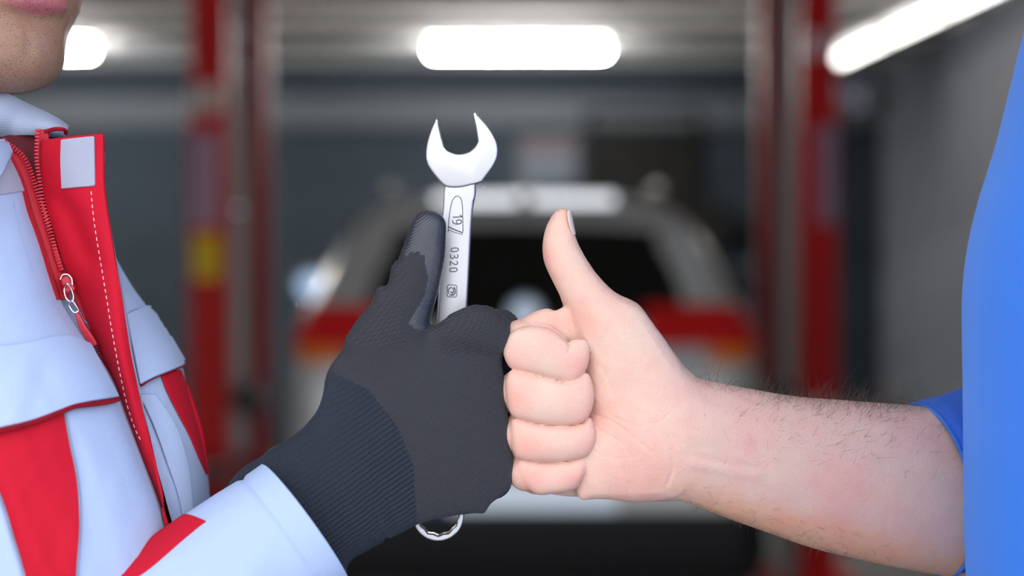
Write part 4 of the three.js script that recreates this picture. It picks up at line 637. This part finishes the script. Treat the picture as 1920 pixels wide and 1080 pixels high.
  const sil = [[380, 168], [440, 196], [480, 215], [540, 250], [575, 276], [610, 300], [645, 322], [680, 340], [705, 346], [740, 354], [790, 369], [840, 382], [900, 391], [960, 395], [1080, 402], [1200, 405]];
  const byY = (line) => line.map(([x, y]) => [y, x]), zipX = (y) => interp(byY(zip), y), silX = (y) => interp(sil, y);
  const fold = (x, y) => 0.0044 * (fbm(x * 0.012 + y * 0.002, y * 0.006, 3.3) - 0.5) + 0.0035 * (fbm((x - 0.42 * y) * 0.02, y * 0.003 + 4, 8.1) - 0.5) * sstep(640, 780, y);
  const nearD = (x, y) => { const z = zipX(y), s = (z - x) / 560; return 1.0 - 0.085 * Math.sqrt(clamp(s * (2 - s), 0, 1)) + fold(x, y); };
  const nearGrid = []; for (let i = 0; i < 110; i++) { const y = lerp(262, 1900, i / 109); nearGrid.push([]); for (let j = 0; j < 90; j++) { const x = lerp(zipX(y) - 1050, zipX(y), j / 89); nearGrid[i].push(P(x, y, nearD(x, y))); } }
  const jacket = part('work_jacket', sheet(nearGrid, 0.0016), M.pale, t, 'pale blue work jacket with red panels');
  const sub = (name, geo, mat, label) => part(name, geo, mat, jacket, label);
  // far front, wrapping out of sight past its edge
  const farX = (th, y) => { const z = zipX(y) + 8; return z + (silX(y) - z) * Math.sin(th); };
  const farGrid = []; for (let i = 0; i < 70; i++) { const y = lerp(385, 1200, i / 69); farGrid.push([]); for (let j = 0; j < 44; j++) { const th = lerp(-0.1, 2.5, j / 43), x = farX(th, y); farGrid[i].push(P(x, y, 1.012 + 0.055 * (1 - Math.cos(th)) + 0.5 * fold(x * 1.6, y))); } }
  sub('far_front', sheet(farGrid, 0.0014), M.pale);
  const farD = (x, y) => { const z = zipX(y) + 8, q = clamp((x - z) / (silX(y) - z), 0, 1); return 1.012 + 0.055 * (1 - Math.sqrt(1 - q * q)); };
  // placket flap with its stitched edge
  const plL = [[76, 264], [78, 330], [88, 390], [103, 440], [122, 500], [145, 552], [162, 600], [182, 650], [205, 708], [225, 760], [240, 800], [260, 850], [285, 910], [303, 960], [317, 998]], plR = [[193, 252], [193, 300], [193, 340], [197, 380], [205, 430], [216, 490], [228, 550], [237, 610], [245, 660], [255, 710], [268, 770], [281, 830], [293, 890], [305, 940], [321, 1000]];
  const plD = (x, y, u, v) => 1.004 - 0.016 * Math.sin(clamp(u, 0, 1) * Math.PI * 0.62) + 0.004 * Math.exp(-(((x - 130 - (y - 400) * 0.45) / 22) ** 2)) * sstep(340, 400, y) * sstep(540, 470, y) - 0.0025 * Math.sin(u * 5 + v * 9);
  sub('placket', cloth(plL, plR, plD, { n: 90, m: 26, thick: 0.002 }), M.red, 'red front placket');
  sub('placket_edge', (() => { const a = resample(smooth(plR, false), 90).slice(4); return tube(a.map(([x, y], i) => P(x + 1.2, y, plD(x, y, 1, i / 90) + 0.0016)), 0.0006, 160, 6); })(), M.pale, 'pale edging of the placket');
  { // dashed stitch lines
    const dash = (line, dep, step = 11, len = 6.5, r = 0.00022) => { const L = resample(smooth(line, false), 240), out = []; let acc = 0; for (let i = 1; i < L.length; i++) { acc += Math.hypot(L[i][0] - L[i - 1][0], L[i][1] - L[i - 1][1]); if (acc >= step) { acc = 0; const [x, y] = L[i], tx = L[i][0] - L[i - 1][0], ty = L[i][1] - L[i - 1][1], l = Math.hypot(tx, ty); out.push(cyl(P(x - tx / l * len / 2, y - ty / l * len / 2, dep(x, y)), P(x + tx / l * len / 2, y + ty / l * len / 2, dep(x, y)), r, r, 6)); } } return out; };
    const st = [[170, 350], [174, 395], [180, 440], [190, 500], [200, 560], [208, 610], [217, 660], [227, 710], [240, 765], [255, 808], [267, 830]];
    const m = sub('stitching', dash(st, (x, y) => { const a = byY(plL), b = byY(plR), u = (x - interp(a, y)) / (interp(b, y) - interp(a, y)); return plD(x, y, u, clamp((y - 264) / 735, 0, 1)) - 0.0001; }), M.thread, 'pale stitch line on the placket'); m.userData.kind = 'stuff';
    const m2 = sub('stitching', [...dash([[-20, 662], [30, 655], [90, 640], [135, 631]], (x, y) => nearD(x, y) - 0.0002, 6, 5, 0.00014), ...dash([[24, 372], [34, 420], [46, 460], [60, 505]], (x, y) => nearD(x, y) - 0.0002, 8, 4.5, 0.00014), ...dash([[240, 585], [258, 579], [274, 576]], (x, y) => farD(x, y) - 0.0012, 6, 5, 0.00014)], M.blueThread, 'blue stitch lines on the pale cloth'); m2.userData.kind = 'stuff';
  }
  // zip: tapes, teeth, slider and pull
  const teethN = [[6, 264], [22, 276], [36, 287], [47, 301], [55, 318], [62, 338], [68, 358], [75, 380], [83, 405], [91, 432], [99, 458], [106, 482], [114, 506]], teethF = [[72, 244], [71, 268], [70, 292], [73, 322], [77, 350], [81, 374], [87, 398], [94, 424], [101, 452], [108, 478], [116, 504]];
  const zD = (x, y) => 1.003;
  sub('zip_tape', cloth(zip.slice(0, 9).map(([x, y]) => [x - 8, y - 3]), [...teethN, [122, 530], [130, 560]], (x, y, u) => lerp(nearD(x, y) + 0.0012, 1.003, u), { n: 60, m: 10 }), M.redTape, 'red zip tape');
  sub('zip_tape', cloth([...teethF.map(([x, y]) => [x - 2, y]), [130, 540], [160, 600]], [[90, 244], [92, 330], [100, 390], [115, 440], [135, 500], [160, 552], [175, 600]], (x, y, u) => 1.006, { n: 60, m: 8 }), M.redTape, 'red zip tape');
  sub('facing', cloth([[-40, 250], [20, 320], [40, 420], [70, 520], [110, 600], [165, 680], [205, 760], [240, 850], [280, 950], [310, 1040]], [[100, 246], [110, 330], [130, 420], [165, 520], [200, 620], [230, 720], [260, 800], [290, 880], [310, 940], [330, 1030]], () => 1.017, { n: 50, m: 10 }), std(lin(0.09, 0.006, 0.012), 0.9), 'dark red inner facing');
  for (const [line, side] of [[teethN, 1], [teethF, -1]]) { const L = resample(smooth(line, false), side > 0 ? 46 : 42), boxes = L.map(([x, y], i) => { const [x2, y2] = L[Math.min(L.length - 1, i + 1)], [x1, y1] = L[Math.max(0, i - 1)], a = -Math.atan2(y2 - y1, x2 - x1), g = new RoundedBoxGeometry(0.00105, 0.0026, 0.0018, 2, 0.0004); g.translate(0, side * 0.0003, 0).rotateZ(a); const p = P(x, y, 1.0015); return g.translate(p.x, p.y, p.z); }); const m = sub('zip_teeth', boxes, M.redPlastic, 'red zip teeth'); m.userData.kind = 'stuff'; }
  { const low = resample(smooth([[160, 610], [182, 655], [200, 700], [216, 740], [232, 790]], false), 40), m = sub('zip_teeth', low.map(([x, y]) => { const p = P(x, y, 1.006); return new RoundedBoxGeometry(0.0022, 0.001, 0.0016, 1, 0.0003).rotateZ(0.5).translate(p.x, p.y, p.z); }), M.redTape, 'closed red zip teeth'); m.userData.kind = 'stuff'; }
  { const at = (x, y, z) => { const p = P(x, y, 1); p.z = -1 + z; return p; }, a = -0.28;
    const sl = new RoundedBoxGeometry(0.0062, 0.0098, 0.004, 4, 0.0016).rotateZ(-a + 0.1), c = at(127, 532, 0.001); sub('zip_slider', sl.translate(c.x, c.y, c.z), M.redPlastic, 'red zip slider');
    sub('slider_bail', [tube([[116, 524], [120, 516], [130, 515], [137, 522], [139, 534]].map(([x, y]) => at(x, y, 0.004)), 0.0006, 30, 8)], M.chrome, 'metal bail');
    const loop = (pts) => new THREE.TubeGeometry(new THREE.CatmullRomCurve3(pts.map(([x, y, z]) => at(x, y, z)), true), 40, 0.00055, 8, true);
    for (const g of [loop([[124, 540, 0.004], [130, 532, 0.0055], [136, 540, 0.004], [140, 556, 0.003], [138, 566, 0.0035], [130, 562, 0.0045], [125, 552, 0.0045]]), loop([[132, 572, 0.003], [138, 564, 0.0045], [146, 574, 0.0035], [149, 582, 0.0025], [142, 586, 0.003]])]) sub('pull_ring', g, M.chrome, 'metal pull ring');
    const pull = new THREE.ExtrudeGeometry(new THREE.Shape(smooth([[143, 586], [151, 590], [163, 612], [178, 634], [183, 645], [175, 646], [163, 634], [150, 612]], true, 6).map(([x, y]) => { const p = P(x, y, 1); return new THREE.Vector2(p.x, p.y); })), { depth: 0.0015, bevelEnabled: true, bevelThickness: 0.0006, bevelSize: 0.0006, bevelOffset: -0.0004, bevelSegments: 3 }).translate(0, 0, -0.999); sub('zip_pull', toCreasedNormals(pull, 0.6), M.redPlastic, 'red zip pull'); }
  // hook-and-loop squares, collar
  sub('fastener_square', cloth([[114, 263], [113, 300], [114, 330], [115, 353]], [[176, 257], [176, 300], [176, 325], [176, 347]], (x, y, u) => plD(x, y, (x - 78) / 115, (y - 264) / 735), { n: 20, m: 14, lift: 0.0012, thick: 0.0014 }), M.felt, 'pale grey hook-and-loop square');
  sub('fastener_square', cloth([[-30, 300], [-30, 340], [-28, 368]], [[16, 290], [34, 326], [46, 357]], (x, y) => nearD(x, y), { n: 16, m: 12, lift: 0.0014, thick: 0.0014 }), M.felt, 'pale fuzzy square');
  sub('collar', cloth([[-140, 130], [-60, 152], [0, 176], [50, 201], [100, 226], [124, 243]], [[-140, 300], [-60, 262], [0, 250], [40, 249], [80, 247], [121, 250]], (x, y, u, v) => 1.026 - 0.012 * Math.sin(u * 2.2) - 0.003 * Math.sin(x * 0.05 + y * 0.04), { n: 40, m: 16, thick: 0.0025 }), M.paleShaded, 'pale far collar with shade put into its colour');
  sub('collar_lining', cloth([[-140, 260], [-60, 256], [0, 247], [40, 246], [76, 244], [124, 243]], [[-140, 420], [-40, 400], [20, 380], [50, 340], [84, 300], [124, 262]], () => 1.03, { n: 30, m: 8 }), M.red, 'red collar lining');
  sub('collar_edge', tube([P(76, 250, 1.01), P(88, 246, 1.006), P(104, 242, 1.004), P(120, 243, 1.006), P(124, 250, 1.01)], 0.0011, 20, 8), M.red);
  sub('near_collar', cloth([[-120, 240], [-60, 262], [0, 266], [10, 276], [16, 288]], [[-120, 420], [-40, 372], [-5, 330], [8, 306], [16, 292]], (x, y) => nearD(Math.min(x, 20), y), { n: 24, m: 12, lift: 0.004, thick: 0.0025 }), M.pale, 'near collar point');
  // chest pockets: near flap and its red pocket, far flap and its red pocket
  const nl = (o) => (x, y) => nearD(x, y) - o;
  sub('pocket_flap', cloth([[-420, 690], [-200, 672], [0, 652], [60, 644], [120, 632], [166, 648]], [[-420, 900], [-200, 850], [0, 801], [70, 783], [140, 757], [217, 744]], (x, y, u) => nearD(x, y) - 0.0035 * Math.sin(u * 1.5), { n: 60, m: 22, lift: 0.0005, thick: 0.0018 }), M.pale, 'pale chest pocket flap');
  const pipe = (line, dep, r) => tube(smooth(line, false).map(([x, y]) => P(x, y, dep(x, y))), r, 90, 8);
  sub('flap_piping', pipe([[-420, 902], [-200, 853], [0, 805], [40, 796], [80, 783], [115, 770], [140, 760], [170, 756], [200, 752], [222, 746]].map(([x, y]) => [x, y + 2]), nl(0.0048), 0.0013), M.red, 'red piping of the near flap');
  sub('red_pocket', cloth([[-60, 818], [-30, 870], [0, 930], [22, 1000], [45, 1080], [60, 1180]], [[122, 772], [132, 830], [146, 900], [150, 980], [145, 1060], [138, 1180]], (x, y) => nearD(x, y), { n: 40, m: 20, lift: 0.0012, thick: 0.001 }), M.red, 'red pocket below the near flap');
  for (const l of [[[122, 775], [132, 830], [146, 900], [151, 980], [146, 1060], [139, 1180]], [[-30, 870], [0, 930], [22, 1000], [45, 1080], [60, 1180]]]) sub('pocket_edging', pipe(l, nl(0.0016), 0.0006), M.pale);
  sub('pocket_flap', cloth([[236, 592], [254, 584], [276, 576], [292, 590]], [[262, 720], [284, 708], [310, 697], [346, 682]], (x, y, u, v) => farD(x, y) - 0.002 - 0.003 * u, { n: 24, m: 20, lift: 0.001, thick: 0.0016 }), M.pale, 'pale far pocket flap');
  sub('flap_piping', pipe([[264, 722], [284, 709], [305, 700], [325, 693], [347, 682]], (x, y) => farD(x, y) - 0.0055, 0.0010), M.red, 'red piping of the far flap');
  sub('red_pocket', cloth([[304, 700], [314, 730], [334, 770], [355, 810], [372, 850], [388, 890]], [[341, 694], [353, 728], [366, 766], [378, 806], [385, 846], [390, 888]], (x, y) => farD(Math.min(x, silX(y) - 1), y), { n: 40, m: 16, lift: 0.003, thick: 0.001 }), M.red, 'red pocket below the far flap');
  sub('pleat', cloth([[262, 740], [290, 800], [315, 870], [340, 950], [360, 1080]], [[292, 740], [330, 800], [352, 870], [362, 950], [374, 1080]], (x, y, u) => farD(x, y) - 0.001 - 0.003 * u, { n: 30, m: 8, lift: 0.0003 }), M.pale, 'pleat of the far front');
  // back and shoulders, out of the picture
  sub('back', nets((x, y, z) => { const r = 0.77 * (x + 0.385) * 0 + 0; const fx = Math.sin(0.87), fz = Math.cos(0.87), u = (x + 0.395) * fz - (z + 1.10) * fx, w = (x + 0.395) * fx + (z + 1.10) * fz, k = 1 - 0.55 * sstep(1.36, 1.47, y); return smax(Math.hypot(u / 1.9, w) / 1 - 0.08 * k, Math.max(y - 1.45, 0.86 - y), 0.02); }, [-0.62, 0.84, -1.35], [-0.15, 1.49, -0.85], 0.01, {}), M.pale);
  // sleeve of the near arm
  { const c0 = P(572, 984, 0.992), c1 = P(-190, 1545, 0.93), dir = c1.clone().sub(c0).normalize(), L = c1.distanceTo(c0), up = V(0, 0, 1).cross(dir).normalize(), sd = dir.clone().cross(up).normalize(); if (up.y < 0) up.negate(); if (sd.z < 0) sd.negate();
    const rad = (s) => 0.0372 + 0.004 * sstep(0, 0.1, s) + 0.018 * sstep(0.08, L, s);
    const at = (s, a, lift = 0) => { const w = 1 + 0.012 * Math.sin(2 * a + 60 * s) * sstep(0, 0.03, s) + 0.07 * (fbm(s * 28, 2 * Math.cos(a), 2 * Math.sin(a)) - 0.5) * sstep(0.002, 0.03, s) - 0.035 * Math.exp(-(((s - 0.012) / 0.0016) ** 2)), R2 = rad(s) * w + lift; return c0.clone().addScaledVector(dir, s).addScaledVector(up, R2 * Math.cos(a)).addScaledVector(sd, (0.82 * (R2 - lift) + lift) * Math.sin(a)); };
    const grid = []; for (let i = 0; i < 130; i++) { grid.push([]); for (let j = 0; j < 121; j++) grid[i].push(at((i / 129) ** 1.3 * L, j / 120 * TAU)); }
    const sl = sub('near_sleeve', sheet(grid, 0.002), M.pale, 'pale sleeve of the near arm'), band = [];
    for (let i = 0; i < 70; i++) { band.push([]); for (let j = 0; j < 26; j++) { const u = j / 25, v = i / 69; band[i].push(at(lerp(0.046, L * 0.8, v) + 0.014 * (1 - u) * (1 - v) - 0.006, lerp(-0.75, 0.66 + 0.16 * sstep(0, 0.3, v), u), 0.0006)); } }
    part('red_stripe', sheet(band, 0.0006), M.red, sl, 'red stripe along the sleeve');
    
    sub('upper_sleeve', nets(capsule(elb, sR, 0.058, 0.075), [-0.62, 0.95, -1.1], [-0.16, 1.5, -0.82], 0.01, {}), M.pale); }
  const L2 = legs(-0.39, -1.10, 0.87, 0.9);
  L2((s, at) => { part('trousers', nets((x, y, z) => smin(capsule(at(s * 0.09, 0.9), at(s * 0.10, 0.5, 0.01), 0.09, 0.07)(x, y, z), capsule(at(s * 0.10, 0.5, 0.01), at(s * 0.11, 0.1), 0.07, 0.06)(x, y, z), 0.02), [-0.65, 0.02, -1.35], [-0.15, 1.02, -0.85], 0.012, {}), M.pale, t); const q = at(s * 0.11, 0.045, 0.04); part('shoe', [new THREE.CapsuleGeometry(0.045, 0.17, 6, 14).rotateX(Math.PI / 2).rotateY(0.87).translate(q.x, q.y, q.z)], M.shoe, t); });
}
renderer.render(scene, camera);
